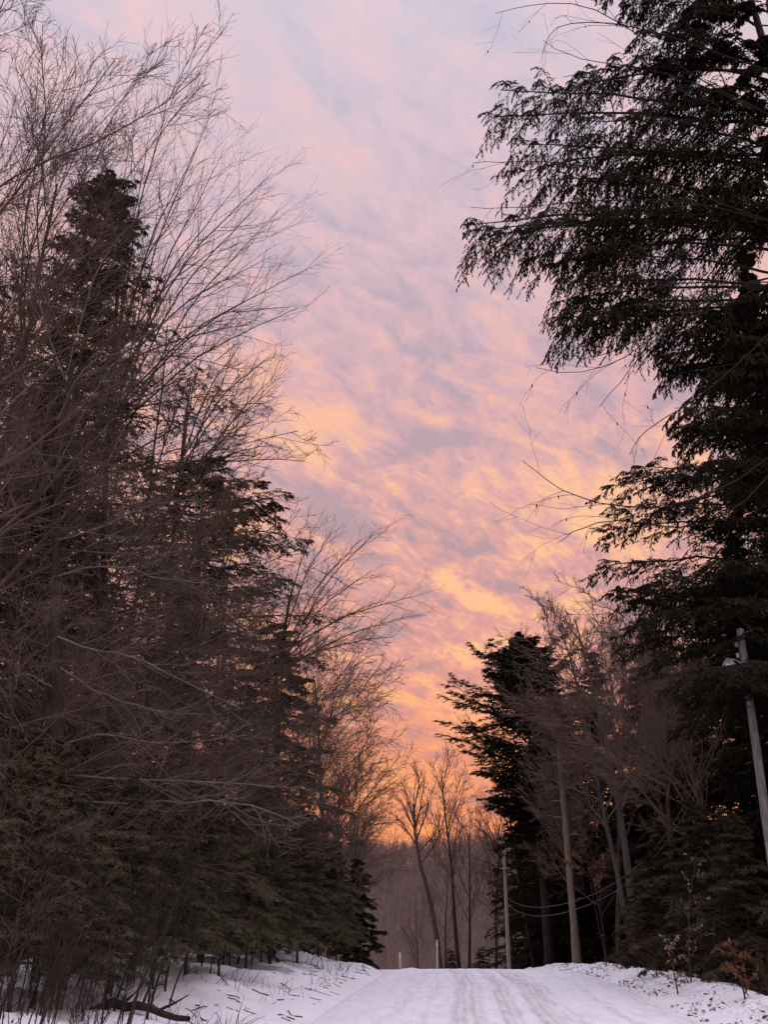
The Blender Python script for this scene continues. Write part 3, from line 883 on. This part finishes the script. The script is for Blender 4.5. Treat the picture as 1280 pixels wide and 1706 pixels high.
# far wood on the hill: one mass
rng = np.random.default_rng(8)
n = 13000
hx = rng.uniform(-150, 190, n); hy = rng.uniform(150, 480, n)
hz = terrain(hx, hy)
hh = rng.uniform(6, 11, n)
m = MB()
d0 = np.stack([rng.normal(0, .05, n), rng.normal(0, .05, n), np.ones(n)], 1)
tl = grow(rng, np.stack([hx, hy, hz - .5], 1), d0, hh, 4, (0, 0, 0), .04)
tr_ = np.linspace(.13, .03, 4)[None] * rng.uniform(.6, 1.3, (n, 1))
m.tubes(tl, tr_, 3)
l1, r1, L1 = spawn(rng, tl, tr_, hh, 12, (.3, .98), (.3, .8), .34, 3, (0, 0, .1), .1, .5, .045, 0, .5, .4)
m.tubes(l1, r1, 3)
fw = m.build('far_wood', M['hill_wood']); tag(fw, 'mauve bare wood covering the far hill at the end of the road', 'wood', kind='stuff')

# ================================================================= LEFT SIDE
Y = 26.0; q = P(150, 262, Y); x = q[0]; zg = gz(x, Y)
pr = edge_prof(Y, x, zg, [(258, 152), (285, 182), (320, 196), (370, 204), (430, 212), (480, 230), (545, 246), (620, 265), (700, 300), (800, 335), (1000, 380), (1200, 390), (1500, 380)])
LH1 = hemlock(81, q[2] - zg, .26, pr, 'tall narrow topped hemlock among bare branches at the left', nper=13, zb=3, n2=11, n3=5, n4=9, rough=.55, leaf=(.12, .038), fol='fol_mid', up=.7, droop=.05, tip_droop=.06)
put(LH1, x, Y)
Y = 33.0; q = P(345, 762, Y); x = q[0]; zg = gz(x, Y)
pr = edge_prof(Y, x, zg, [(760, 345), (790, 385), (830, 462), (905, 514), (945, 478), (1000, 480), (1070, 522), (1150, 530), (1250, 540), (1400, 560), (1560, 560)])
LH2 = hemlock(82, q[2] - zg, .24, pr, 'ragged hemlock left of the road with one bough poking out to the right', nper=8.5, zb=1.5, n2=13, n3=6, n4=10, leaf=(.14, .045), fol='fol_mid', up=.35, droop=.035, tip_droop=.05, rough=.3, boughs=[(512, 905, 33), (500, 915, 32.6), (462, 845, 33), (478, 990, 32.5), (470, 870, 33.5)], base=(x, Y, zg - .05))
put(LH2, x, Y)
Y = 20.0; x = P(-110, 500, Y)[0]; zg = gz(x, Y)
pr = edge_prof(Y, x, zg, [(330, -110), (400, -50), (480, 20), (560, 40), (640, 20), (760, 10), (900, 80), (960, 100), (1000, 60), (1150, 60), (1300, 100)])
LH3 = hemlock(83, max(a for a, _ in pr), .24, pr, 'near hemlock at the left border, only its dark bough tips showing', nper=6, zb=2, n2=14, n3=7, n4=10, leaf=(.09, .026), fol='fol_mid', up=.2, droop=.05, tip_droop=.07)
put(LH3, x, Y)
Y = 38.0; q = P(470, 1030, Y); x = q[0]; zg = gz(x, Y)
pr = edge_prof(Y, x, zg, [(1025, 470), (1045, 490), (1075, 522), (1130, 530), (1200, 556), (1300, 580), (1400, 590), (1600, 590)])
LH5 = hemlock(85, q[2] - zg, .2, pr, 'shorter hemlock just right of the ragged one, half veiled by twigs', nper=9, zb=.8, n2=12, n3=6, n4=9, leaf=(.15, .05), fol='fol_mid', up=.2, droop=.045)
put(LH5, x, Y)
Y = 47.0; q = P(597, 1425, Y); x = q[0]; zg = gz(x, Y)
pr = edge_prof(Y, x, zg, [(1425, 597), (1460, 618), (1500, 632), (1560, 640), (1618, 644)])
LH4 = hemlock(84, q[2] - zg, .12, pr, 'small dark hemlock at the left edge of the road crest', nper=13, zb=.2, n2=11, n3=5, n4=10, leaf=(.15, .05), fol='fol_dark', up=.15, droop=.05, bark_m='bark_dark')
put(LH4, x, Y)
GL = 'hemlocks filling the wood left of the road'
for i, (pro, x, y, s, lab) in enumerate([(HA, -11.5, 31, .9, 'hemlock behind the tall narrow topped one'), (HB, -14.5, 24, 1.0, 'hemlock at the left border behind the near one'),
                                        (HA, -8.5, 42, .72, 'hemlock behind the ragged one at the left'), (HB, -6.5, 50, .7, 'hemlock behind the shorter one near the crest'),
                                        (HA, -13.0, 44, .9, 'hemlock deep in the left hand wood'), (HB, -4.6, 58, .52, 'hemlock near the far end of the left hand trees'),
                                        (HB, -10.5, 22, .62, 'low hemlock in the shade under the near bare branches'), (HA, -17, 36, .9, 'farthest hemlock at the left border')]):
    dup(pro, (x, y, gz(x, y) - .1), i * 2.1, s, lab, GL)

# tall bare trees leaning out over the road
BL = (.035, -.01, .05)
def LB(seed, H, px, Y, label, r0=.18, **kw):
    a = dict(limbs=18, zlo=.34, ang=(.4, .72), ratio=.36, bias=BL, lean=(.02, 0), mats=('bark_brown', 'twig_mauve'), rt=.0075, wig=.10)
    a.update(kw)
    o = bare_tree(seed, H, r0, label, **a)
    x_ = xb(px, Y)
    return put(o, x_, Y)


LB(91, 20.6, -390, 23, 'tallest bare tree, its twigs fanning over the top left corner', n2=11, n3=9, wig=.10)
LB(98, 17.2, -130, 21, 'twiggy bare tree between the tallest one and the narrow hemlock top', n2=10, n3=8)
def sweep(label, px, Y, top, tips, seed, root_px, rt=.0065, lr=.03, n2=12, n3=7, mats=('bark_brown', 'twig_mauve')):
    """A bare tree whose limbs leave the trunk low and arch up to the right."""
    rg = np.random.default_rng(seed)
    limbs = []
    for tx, ty in tips:
        f = rg.uniform(.25, .75)
        sx = root_px[0] + (root_px[2] - root_px[0]) * f; sy = root_px[1] + (root_px[3] - root_px[1]) * f
        dY = rg.uniform(-1.6, 1.2)
        mx_, my_ = sx + (tx - sx) * .45, sy + (ty - sy) * .62
        limbs.append([(sx, sy, Y), (mx_, my_, Y + dY * .5), ((mx_ + tx) / 2 + 6, (my_ + ty) / 2 - 4, Y + dY * .8), (tx, ty, Y + dY)])
    tr_px = [(px, 1640, Y), (px - 4, 1300, Y), (root_px[0], root_px[1], Y), (root_px[2], root_px[3], Y), (top[0], top[1], Y)]
    return picked_tree('bare_tree', label, (xb(px, Y), Y), tr_px, limbs, seed, mats, rt, .16, n2=n2, n3=n3, bias=(.015, 0, .035), lr=lr, tt_=.06)


sweep('bare tree with long limbs sweeping up and right, level with the narrow hemlock top', 190, 28, (205, 440),
      [(452, 288), (435, 335), (462, 352), (372, 250), (285, 140), (352, 185), (402, 300), (505, 452), (498, 512), (470, 470), (455, 425), (330, 240), (250, 200), (420, 540), (300, 330), (380, 400)], 92, (170, 900, 195, 480), rt=.0065, lr=.034)
sweep('bare tree with a fine rosy twig fan right of the ragged hemlock', 290, 34, (318, 640),
      [(452, 590), (462, 640), (440, 690), (508, 768), (455, 740), (410, 560), (470, 610), (420, 640), (385, 600), (430, 760), (400, 700), (350, 520)], 93, (280, 980, 310, 690), rt=.008, lr=.034, n2=13)
sweep('bare tree reaching thin twigs over the road above the shorter hemlock', 440, 41, (486, 985),
      [(632, 878), (705, 990), (690, 1025), (600, 900), (570, 960), (640, 1000), (555, 880), (660, 1060), (620, 950), (590, 1040), (520, 880)], 94, (450, 1200, 480, 1010), rt=.0085, lr=.034)
LB(95, 13.4, 530, 52, 'bare tree with drooping fine twigs where the sky glows orange', rt=.011, ratio=.44, bias=(.05, 0, .03))
LB(96, 9.5, 580, 58, 'small bare tree last of the left hand row before the hill', rt=.012, ratio=.42)
LB(97, 15, -230, 15, 'near bare tree off the left border with long level limbs', zlo=.2, ang=(.7, 1.1), rt=.006, ratio=.36)

# limbs crossing the left side nearly level
LB7 = picked_tree('bare_tree', 'near dark trunk with long pale limbs arching level to the right', (xb(100, 16), 16),
                  [(102, 1690, 16), (100, 1500, 16), (96, 1250, 16), (92, 1000, 16), (95, 800, 16.2), (120, 600, 16.4)],
                  [[(92, 1060, 16), (150, 1085, 15.6), (200, 1086, 15.3), (270, 1118, 15), (400, 1180, 14.8)], [(92, 960, 16), (180, 938, 15.6), (260, 962, 15.4), (350, 972, 15)],
                   [(96, 1250, 16), (150, 1215, 15.6), (250, 1240, 15.4), (330, 1235, 15.1), (412, 1226, 15)], [(94, 1110, 16), (170, 1160, 15.6), (260, 1185, 15.3), (340, 1190, 15)],
                   [(95, 1290, 16), (200, 1300, 15.4), (300, 1297, 15), (460, 1310, 14.6)], [(96, 1330, 16), (220, 1345, 15.4), (330, 1330, 15), (430, 1342, 14.8), (500, 1375, 14.6)],
                   [(95, 1150, 16), (40, 1120, 15.8), (-30, 1140, 15.6)], [(94, 900, 16), (170, 880, 15.6), (240, 840, 15.3), (330, 830, 15)],
                   [(96, 1400, 16), (40, 1370, 15.2), (120, 1410, 14.6), (170, 1460, 14.2)], [(95, 820, 16.2), (30, 690, 15.8), (-40, 690, 15.5)],
                   [(95, 780, 16.2), (160, 640, 15.8), (230, 560, 15.5), (330, 500, 15.2)], [(95, 700, 16.2), (150, 590, 16), (240, 585, 15.7), (330, 590, 15.4)],
                   [(110, 640, 16.3), (60, 500, 16), (40, 380, 15.8), (60, 260, 15.6)], [(110, 620, 16.3), (150, 470, 16), (200, 380, 15.8), (300, 330, 15.4)]],
                  98, ('bark_dark', 'limb_pale'), .0055, .13, n2=12, n3=7, bias=(.01, 0, .01), lr=.019)

# understory bare trees giving the dense net of twigs
UA = bare_tree(101, 9.5, .055, 'understory', name='bare_tree', limbs=22, zlo=.2, ang=(.8, 1.35), ratio=.36, bias=(.02, 0, .0), mats=('bark_dark', 'twig_mauve'), rt=.005, n2=8, n3=6, n4=4, flat=.5, lean=(.04, 0), shape=.55)
UB = bare_tree(102, 8.5, .05, 'understory', name='bare_tree', limbs=24, zlo=.15, ang=(.7, 1.3), ratio=.38, bias=(.03, 0, .01), mats=('bark_dark', 'twig_mauve'), rt=.005, n2=8, n3=6, n4=4, flat=.5, lean=(.06, 0), shape=.5)
UL = ['slim understory beech at the left border by the snowy bank', 'understory beech in front of the tall hemlock trunk', 'understory beech below the ragged hemlock', 'twiggy beech leaning right above the young evergreens',
      'understory beech just left of the shorter hemlock', 'understory beech veiling the shorter hemlock', 'twiggy beech beside the bank top near the road', 'understory beech close to the crest on the left',
      'last understory beech before the small dark hemlock', 'understory beech behind the pale level limbs', 'taller understory beech behind the near dark trunk', 'understory beech deep behind the left border',
      'twiggy beech at the very left border over the stems', 'twiggy beech above the left border evergreens', 'twiggy beech over the fallen log', 'twiggy beech with tangled twigs over the snowy bank', 'twiggy beech under the pale level limbs', 'twiggy beech in front of the near dark trunk', 'tangled beech before the ragged hemlock foot', 'tangled beech before the shorter hemlock foot',
      'small twiggy beech at the bottom left corner', 'small twiggy beech beside the bottom left corner stems', 'small twiggy beech just behind the fallen log', 'small twiggy beech before the low hanging evergreen', 'small twiggy beech under the bank top evergreens']
US = [(20, 17, .9), (150, 22, 1.1), (290, 26, 1.15), (330, 23, .85), (420, 30, 1.1), (480, 34, 1.1), (450, 25, .75), (545, 42, 1.0), (575, 47, .95), (215, 18, .95), (120, 24, 1.6), (40, 22, 1.5), (-30, 13, .55), (60, 17, .6), (170, 18.5, .62), (290, 22, .65), (230, 21, .8), (80, 20, .95), (380, 26, .85), (455, 30, .85), (5, 11.5, .24), (75, 12.5, .24), (190, 14.8, .26), (350, 20, .26), (420, 25, .30)]
for i, ((px, yy, s), lab) in enumerate(zip(US, UL)):
    pro = (UA, UB)[i % 2]
    x_ = xb(px, yy); loc = (x_, yy, gz(x_, yy) - .05); rz = (-.5, .3, .8, -.2, .5, -.8)[i % 6]
    if i < 2:
        pro.location = loc; pro.rotation_euler = (0, 0, rz); pro.scale = (s,) * 3; pro['label'] = lab; pro['group'] = 'understory beeches left of the road'
    else:
        dup(pro, loc, rz, s, lab, 'understory beeches left of the road')

# young hemlocks on the left bank
GY = 'young hemlocks on the left bank'
YS = [(25, 12.5, .80), (105, 13.5, .82), (185, 15, .80), (255, 17, .85), (60, 16, 1.0), (150, 18, 1.0), (310, 19, .9), (365, 21, .9), (410, 24, .9), (450, 26, .95), (495, 29, 1.0), (530, 33, 1.05), (560, 38, 1.0),
      (230, 21, 1.15), (330, 25, 1.15), (420, 30, 1.2), (-5, 14, .95), (545, 36, .7), (110, 22, 1.2), (480, 33, 1.3)]
YL = ['young evergreen at the left border with snow under it', 'young evergreen second from the left border', 'young evergreen above the fallen log', 'young evergreen just right of the fallen log', 'taller evergreen behind the left border stems',
      'taller young evergreen under the near dark trunk', 'young evergreen at mid bank', 'low evergreen hanging over the snowy bank', 'young evergreen right of the mid bank one', 'young evergreen above the stick strewn snow', 'bushy evergreen near the bank top',
      'yellowish young evergreen close to the crest', 'olive evergreen beside the small dark hemlock', 'bigger young evergreen behind mid bank', 'bigger young evergreen behind the low hanging one', 'bigger young evergreen behind the bank top',
      'young evergreen cut by the left border', 'lowest little evergreen on the bank crest', 'large young evergreen deep behind the border stems', 'large young evergreen behind the yellowish one']
for i, ((px, yy, s), lab) in enumerate(zip(YS, YL)):
    pro = (YA, YB)[i % 2]
    x_ = xb(px, yy); loc = (x_, yy, gz(x_, yy) - .05)
    if i < 2:
        pro.location = loc; pro.scale = (s,) * 3; pro['label'] = lab; pro['group'] = GY
    else:
        dup(pro, loc, i * 1.3, s, lab, GY)

# thin saplings
rng = np.random.default_rng(77)
SL = 'thin dark bare sapling standing in the snow on the left bank'
GS = 'thin saplings on the left bank'
protos = [bare_tree(110 + k, 1.7 + .35 * k, .013 + .004 * k, SL, GS, limbs=9, zlo=.3, ang=(.3, .8), ratio=.32, bias=(.01, 0, .04), lean=((.12, .25, .04, .34)[k], 0), wig=.12, mats=('bark_dark', 'twig_dark'),
                     rt=.004, n2=5, n3=3, n4=0, name='sapling', cat='sapling') for k in range(4)]
cnt = 0
for i in range(104):
    yy = rng.uniform(22, 36) if i > 83 else rng.uniform(10, 27) if i > 34 else rng.uniform(9.5, 14)
    lim = np.interp(yy, [7, 12, 17, 22, 28, 36], [140, 250, 330, 400, 470, 545])
    px = rng.uniform(-20 if i < 84 else lim - 130, lim)
    x_ = xb(px, yy); loc = (x_, yy, gz(x_, yy) - .03)
    pro = protos[i % 4]; s = rng.uniform(.45, .9) * min(1.15, yy / 15); rz = rng.uniform(-.7, .7)
    if i < 4:
        pro.location = loc; pro.rotation_euler = (0, 0, rz); pro.scale = (s,) * 3
    else:
        dup(pro, loc, rz, s)

# fallen log with stubs
b0 = np.array([xb(225, 13.6), 13.6, 0]); b0[2] = gz(b0[0], b0[1])
lg = empty('fallen_log', b0); tag(lg, 'dark fallen log with broken stubs lying in the snow at bottom left', 'log')
lp = []
for t in np.linspace(0, 1, 9):
    xx, yy = b0[0] - .62 + 1.35 * t, b0[1] + .45 - .75 * t
    lp.append([xx, yy, gz(xx, yy) + .05 + .05 * math.sin(t * 3)])
lp = np.array(lp) - b0
m = MB(); m.tubes(lp + rng.normal(0, .008, lp.shape), np.concatenate([[.004], np.linspace(.062, .03, 8)]), 9); m.build('trunk', M['bark_dark'], lg)
m = MB()
for t, d in ((.2, (-.3, -.2, .6)), (.35, (.5, -.4, .45)), (.55, (.1, .3, .6)), (.7, (.6, -.1, .3))):
    q_, _ = sample(lp[None], np.array([[t]]))
    m = MB(); m.tubes(grow(rng, q_[0], np.array([d]), np.array([.4]), 5, (0, 0, -.02), .1), np.linspace(.022, .006, 5)[None], 5)
    m.build('stub', M['bark_dark'], lg)

# sticks and dry leaves strewn on the snow: uncountable
m = MB()
n = 190
yy = rng.uniform(9, 36, n); l = 3.1 + np.abs(rng.normal(0, 1.1, n)); xx = xroad(yy) - l
ang = rng.normal(-.5, .8, n); LL = rng.uniform(.06, .42, n) * rng.uniform(.3, 1, n)
K = 5
pl_ = np.zeros((n, K, 3))
for k in range(K):
    t = k / (K - 1) - .5
    pl_[:, k, 0] = xx + np.cos(ang) * LL * t; pl_[:, k, 1] = yy + np.sin(ang) * LL * t
    pl_[:, k, 2] = terrain(pl_[:, k, 0], pl_[:, k, 1]) + .012
m.tubes(pl_, np.tile(rng.uniform(.003, .009, (n, 1)), (1, K)), 4)
ob = m.build('stick_litter', M['bark_dark']); tag(ob, 'small dark sticks scattered over the snowy left bank', 'sticks', kind='stuff')
m = MB()
n = 900
yy = rng.uniform(9, 40, n); l = 3.3 + np.abs(rng.normal(0, 1.5, n)); xx = xroad(yy) - l
keep = fbm(xx * .8, yy * .5, 61) > .47
xx, yy = xx[keep], yy[keep]; n = len(xx)
g_ = grow(rng, np.stack([xx, yy, terrain(xx, yy) - .03], 1), np.stack([rng.normal(.15, .35, n), rng.normal(0, .3, n), np.ones(n)], 1), rng.uniform(.08, .55, n) * rng.uniform(.4, 1, n), 5, (.03, 0, -.05), .14)
m.tubes(g_, np.linspace(.006, .002, 5)[None] * rng.uniform(.7, 1.4, (n, 1)), 3)
ob = m.build('dead_weeds', M['bark_dark']); tag(ob, 'dead weed stalks poking out of the snowy left bank', 'weeds', kind='stuff')
m = MB()
n = 1500
yy = rng.uniform(11, 40, n); s_ = np.concatenate([rng.normal(4.0, .55, n // 2), 2.9 + np.abs(rng.normal(0, .5, n - n // 2))]); xx = xroad(yy) + s_
keep = fbm(xx * 1.3, yy * .7, 15) > .48
xx, yy = xx[keep], yy[keep]; n = len(xx)
pp = np.stack([xx, yy, terrain(xx, yy) + .015], 1)
m.leaves(pp, np.stack([rng.normal(0, 1, n), rng.normal(0, 1, n), rng.uniform(0, .5, n)], 1), unit(np.stack([rng.normal(0, .5, n), rng.normal(0, .5, n), np.ones(n)], 1)), rng.uniform(.04, .11, n), rng.uniform(.03, .06, n))
M['litter'] = foliage('litter', (.06, .035, .022), (.12, .07, .045), (.2, .12, .08), .05)
ob = m.build('leaf_litter', M['litter'], smooth=False); tag(ob, 'dead brown leaves scattered along the right snow berm', 'leaves', kind='stuff')

# ================================================================= SKY
w = bpy.data.worlds.new('World'); scene.world = w; w.use_nodes = True
nt = w.node_tree; nt.nodes.clear()
L_ = nt.links.new
out = nt.nodes.new('ShaderNodeOutputWorld'); bg = nt.nodes.new('ShaderNodeBackground')
L_(bg.outputs[0], out.inputs['Surface'])
tc = N(nt, 'ShaderNodeTexCoord')
sep = N(nt, 'ShaderNodeSeparateXYZ'); L_(tc.outputs['Generated'], sep.inputs[0])


def mth(op, a, b=None, clamp=False):
    n = N(nt, 'ShaderNodeMath', operation=op); n.use_clamp = clamp
    for i, v in enumerate((a, b)):
        if v is None: continue
        if isinstance(v, (int, float)): n.inputs[i].default_value = v
        else: L_(v, n.inputs[i])
    return n.outputs[0]


def mrange(v, a, b, c, d, typ='SMOOTHSTEP'):
    n = N(nt, 'ShaderNodeMapRange', interpolation_type=typ)
    L_(v, n.inputs[0])
    for i, x_ in enumerate((a, b, c, d)): n.inputs[i + 1].default_value = x_
    return n.outputs[0]


zc = mth('MAXIMUM', sep.outputs['Z'], .045)
zc2 = mth('ADD', zc, .24)                       # a curved cloud deck: keeps some size near the horizon
u_ = mth('DIVIDE', sep.outputs['X'], zc2); v_ = mth('DIVIDE', sep.outputs['Y'], zc2)
cmb = N(nt, 'ShaderNodeCombineXYZ'); L_(u_, cmb.inputs[0]); L_(v_, cmb.inputs[1])


def deck(px, py):
    d = P(px, py, 1.0) - np.array([0, 0, EYE]); d = d / np.linalg.norm(d)
    k = max(d[2], .045) + .24
    return d[0] / k, d[1] / k


def noise(scale, det, rough, dist, rot=R(0), sc=(1, 1, 1), loc=(0, 0, 0)):
    mp = N(nt, 'ShaderNodeMapping', vector_type='TEXTURE'); mp.inputs['Rotation'].default_value = (0, 0, rot); mp.inputs['Scale'].default_value = sc; mp.inputs['Location'].default_value = loc
    L_(cmb.outputs[0], mp.inputs['Vector'])
    nz = N(nt, 'ShaderNodeTexNoise', i_Scale=scale, i_Detail=det, i_Roughness=rough, i_Distortion=dist)
    L_(mp.outputs[0], nz.inputs['Vector'])
    return nz.outputs['Fac']


_d0, _d1 = np.array(deck(620, 600)), np.array(deck(800, 730))
SA = math.atan2(_d1[1] - _d0[1], _d1[0] - _d0[0])
nA = noise(4.6, 4, .55, .3, SA, (2.2, 1, 1), (3.1, 1.7, 0))
nB = noise(15.0, 5, .62, .7, SA, (1.9, 1, 1), (7.3, 2.2, 0))
nC = noise(40, 5, .65, .8, SA + .25, (1.7, 1, 1), (1.3, 5.2, 0))
# warped coordinates for placed cloud banks
wn = N(nt, 'ShaderNodeTexNoise', i_Scale=3.5, i_Detail=4.0); L_(cmb.outputs[0], wn.inputs['Vector'])
ws = N(nt, 'ShaderNodeVectorMath', operation='SUBTRACT'); L_(wn.outputs['Color'], ws.inputs[0]); ws.inputs[1].default_value = (.5, .5, .5)
wsc = N(nt, 'ShaderNodeVectorMath', operation='SCALE'); L_(ws.outputs[0], wsc.inputs[0]); wsc.inputs['Scale'].default_value = .28
wv = N(nt, 'ShaderNodeVectorMath', operation='ADD'); L_(cmb.outputs[0], wv.inputs[0]); L_(wsc.outputs[0], wv.inputs[1])


def blob(p0, p1, width, amp):
    """Elongated bank from photo pixel p0 to p1, width in deck units."""
    a, b = np.array(deck(*p0)), np.array(deck(*p1))
    c = (a + b) / 2; d = b - a; ln = max(np.linalg.norm(d) / 2, width)
    mp = N(nt, 'ShaderNodeMapping', vector_type='TEXTURE')
    mp.inputs['Location'].default_value = (c[0], c[1], 0); mp.inputs['Rotation'].default_value = (0, 0, math.atan2(d[1], d[0])); mp.inputs['Scale'].default_value = (ln, width, 1)
    L_(wv.outputs[0], mp.inputs['Vector'])
    ln_ = N(nt, 'ShaderNodeVectorMath', operation='LENGTH'); L_(mp.outputs[0], ln_.inputs[0])
    return mrange(ln_.outputs['Value'], .15, 1.35, amp, 0.0)


fac = mth('ADD', mth('MULTIPLY', mth('SUBTRACT', nA, .5), 1.8), mth('MULTIPLY', mth('SUBTRACT', nB, .5), 2.7))
fac = mth('ADD', fac, mth('MULTIPLY', mth('SUBTRACT', nC, .5), 1.5))
for a in [((715, 935), (890, 1015), .045, 1.0), ((740, 1060), (840, 1090), .045, .7), ((440, 650), (620, 750), .045, .40), ((480, 720), (560, 745), .03, .35), ((430, 540), (540, 600), .03, .28),
          ((590, 160), (700, 300), .03, .25), ((820, 870), (990, 905), .04, .35), ((580, 880), (680, 960), .035, .3), ((620, 1150), (800, 1190), .06, .35), ((600, 1270), (760, 1330), .10, .35),
          ((640, 690), (820, 690), .02, .2), ((850, 0), (1000, 120), .05, .3), ((520, 440), (700, 520), .02, .2),
          ((640, 690), (760, 780), .04, -0.30), ((730, 900), (900, 950), .03, -0.24), ((700, 1120), (820, 1130), .05, -0.21), ((580, 590), (700, 640), .035, -0.18), ((880, 620), (1100, 720), .06, -0.24), ((500, 380), (620, 470), .04, -0.12),
          ((540, 800), (660, 840), .03, -0.21), ((640, 1010), (720, 1080), .04, -0.18), ((880, 970), (960, 980), .03, -0.21), ((600, 400), (760, 520), .05, -0.12)]:
    fac = mth('ADD', fac, blob(*a))
# softer contrast towards the zenith
con = mrange(sep.outputs['Z'], .35, .72, 1.0, .62)
fac = mth('ADD', mth('MULTIPLY', fac, con), .485, True)


def lin(c):
    return tuple(((x / 255) / 12.92 if x <= 10 else ((x / 255 + .055) / 1.055) ** 2.4) for x in c)


gap = ramp(nt, [(0, lin((205, 122, 100))), (.10, lin((208, 128, 110))), (.18, lin((196, 138, 132))), (.27, lin((188, 148, 150))), (.38, lin((186, 156, 164))), (.5, lin((190, 166, 180))), (.62, lin((194, 178, 194))), (.76, lin((202, 194, 214)))])
mid = ramp(nt, [(0, lin((230, 132, 94))), (.10, lin((242, 142, 98))), (.18, lin((240, 152, 120))), (.27, lin((229, 160, 151))), (.38, lin((226, 169, 164))), (.5, lin((222, 178, 182))), (.62, lin((222, 191, 200))), (.76, lin((214, 202, 216)))])
lit_ = ramp(nt, [(0, lin((250, 150, 98))), (.10, lin((255, 160, 98))), (.18, lin((254, 173, 122))), (.27, lin((255, 193, 142))), (.38, lin((255, 196, 156))), (.5, lin((248, 190, 166))), (.62, lin((240, 194, 190))), (.76, lin((236, 204, 212)))])
for r_ in (gap, mid, lit_): L_(sep.outputs['Z'], r_.inputs['Fac'])
mx0 = N(nt, 'ShaderNodeMixRGB'); L_(mrange(fac, 0, .5, 0, 1, 'LINEAR'), mx0.inputs['Fac']); L_(gap.outputs[0], mx0.inputs['Color1']); L_(mid.outputs[0], mx0.inputs['Color2'])
mx = N(nt, 'ShaderNodeMixRGB'); L_(mrange(fac, .5, 1.0, 0, 1, 'LINEAR'), mx.inputs['Fac']); L_(mx0.outputs[0], mx.inputs['Color1']); L_(lit_.outputs[0], mx.inputs['Color2'])
SUN_EL, SUN_ROT = R(3.0), R(2.0)
sky = N(nt, 'ShaderNodeTexSky', sky_type='NISHITA'); sky.sun_disc = False; sky.sun_elevation = SUN_EL; sky.sun_rotation = SUN_ROT
sk = N(nt, 'ShaderNodeMixRGB', blend_type='MULTIPLY'); sk.inputs['Fac'].default_value = 1; L_(sky.outputs[0], sk.inputs['Color1']); sk.inputs['Color2'].default_value = (.08, .08, .08, 1)
m2 = N(nt, 'ShaderNodeMixRGB'); m2.inputs['Fac'].default_value = .05; L_(mx.outputs[0], m2.inputs['Color1']); L_(sk.outputs[0], m2.inputs['Color2'])
# unseen zenith boosted to light the snow; even fill tone added behind the camera
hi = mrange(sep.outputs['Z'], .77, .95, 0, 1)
zenith_boost = N(nt, 'ShaderNodeMixRGB'); L_(hi, zenith_boost.inputs['Fac']); L_(m2.outputs[0], zenith_boost.inputs['Color1']); zenith_boost.inputs['Color2'].default_value = (2.35, 2.28, 2.75, 1)
rear_fill = N(nt, 'ShaderNodeMixRGB'); L_(mth('MULTIPLY', mrange(sep.outputs['Y'], .1, -.5, 0, 1), mrange(sep.outputs['Z'], .9, .75, 0, 1)), rear_fill.inputs['Fac']); L_(zenith_boost.outputs[0], rear_fill.inputs['Color1']); rear_fill.inputs['Color2'].default_value = (.85, .74, .80, 1)
L_(rear_fill.outputs[0], bg.inputs['Color'])
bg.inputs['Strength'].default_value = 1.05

sd = bpy.data.lights.new('sun', 'SUN'); sd.energy = .5; sd.angle = R(10); sd.color = (1, .62, .38)
so = bpy.data.objects.new('sun', sd); col.objects.link(so)
so.rotation_euler = Vector((-math.sin(SUN_ROT) * math.cos(SUN_EL), -math.cos(SUN_ROT) * math.cos(SUN_EL), -math.sin(SUN_EL))).to_track_quat('-Z', 'Y').to_euler()

# ================================================================= camera
cd = bpy.data.cameras.new('camera'); cd.sensor_fit = 'VERTICAL'; cd.sensor_height = 24; cd.lens = F / 1706 * 24
cd.clip_end = 3000; cd.clip_start = .05
co = bpy.data.objects.new('camera', cd); col.objects.link(co)
co.location = (0, 0, EYE); co.rotation_euler = (math.pi / 2 + TH, 0, 0)
scene.camera = co
vs = scene.view_settings; vs.view_transform = 'Standard'; vs.look = 'None'; vs.exposure = 0; vs.gamma = 1
scene.cycles.max_bounces = 4; scene.cycles.diffuse_bounces = 3; scene.cycles.transmission_bounces = 2
scene.cycles.use_denoising = True; scene.cycles.denoiser = 'OPENIMAGEDENOISE'
print('script', time.time() - T0, 'verts', sum(len(m_.vertices) for m_ in bpy.data.meshes), 'objs', len(bpy.data.objects))
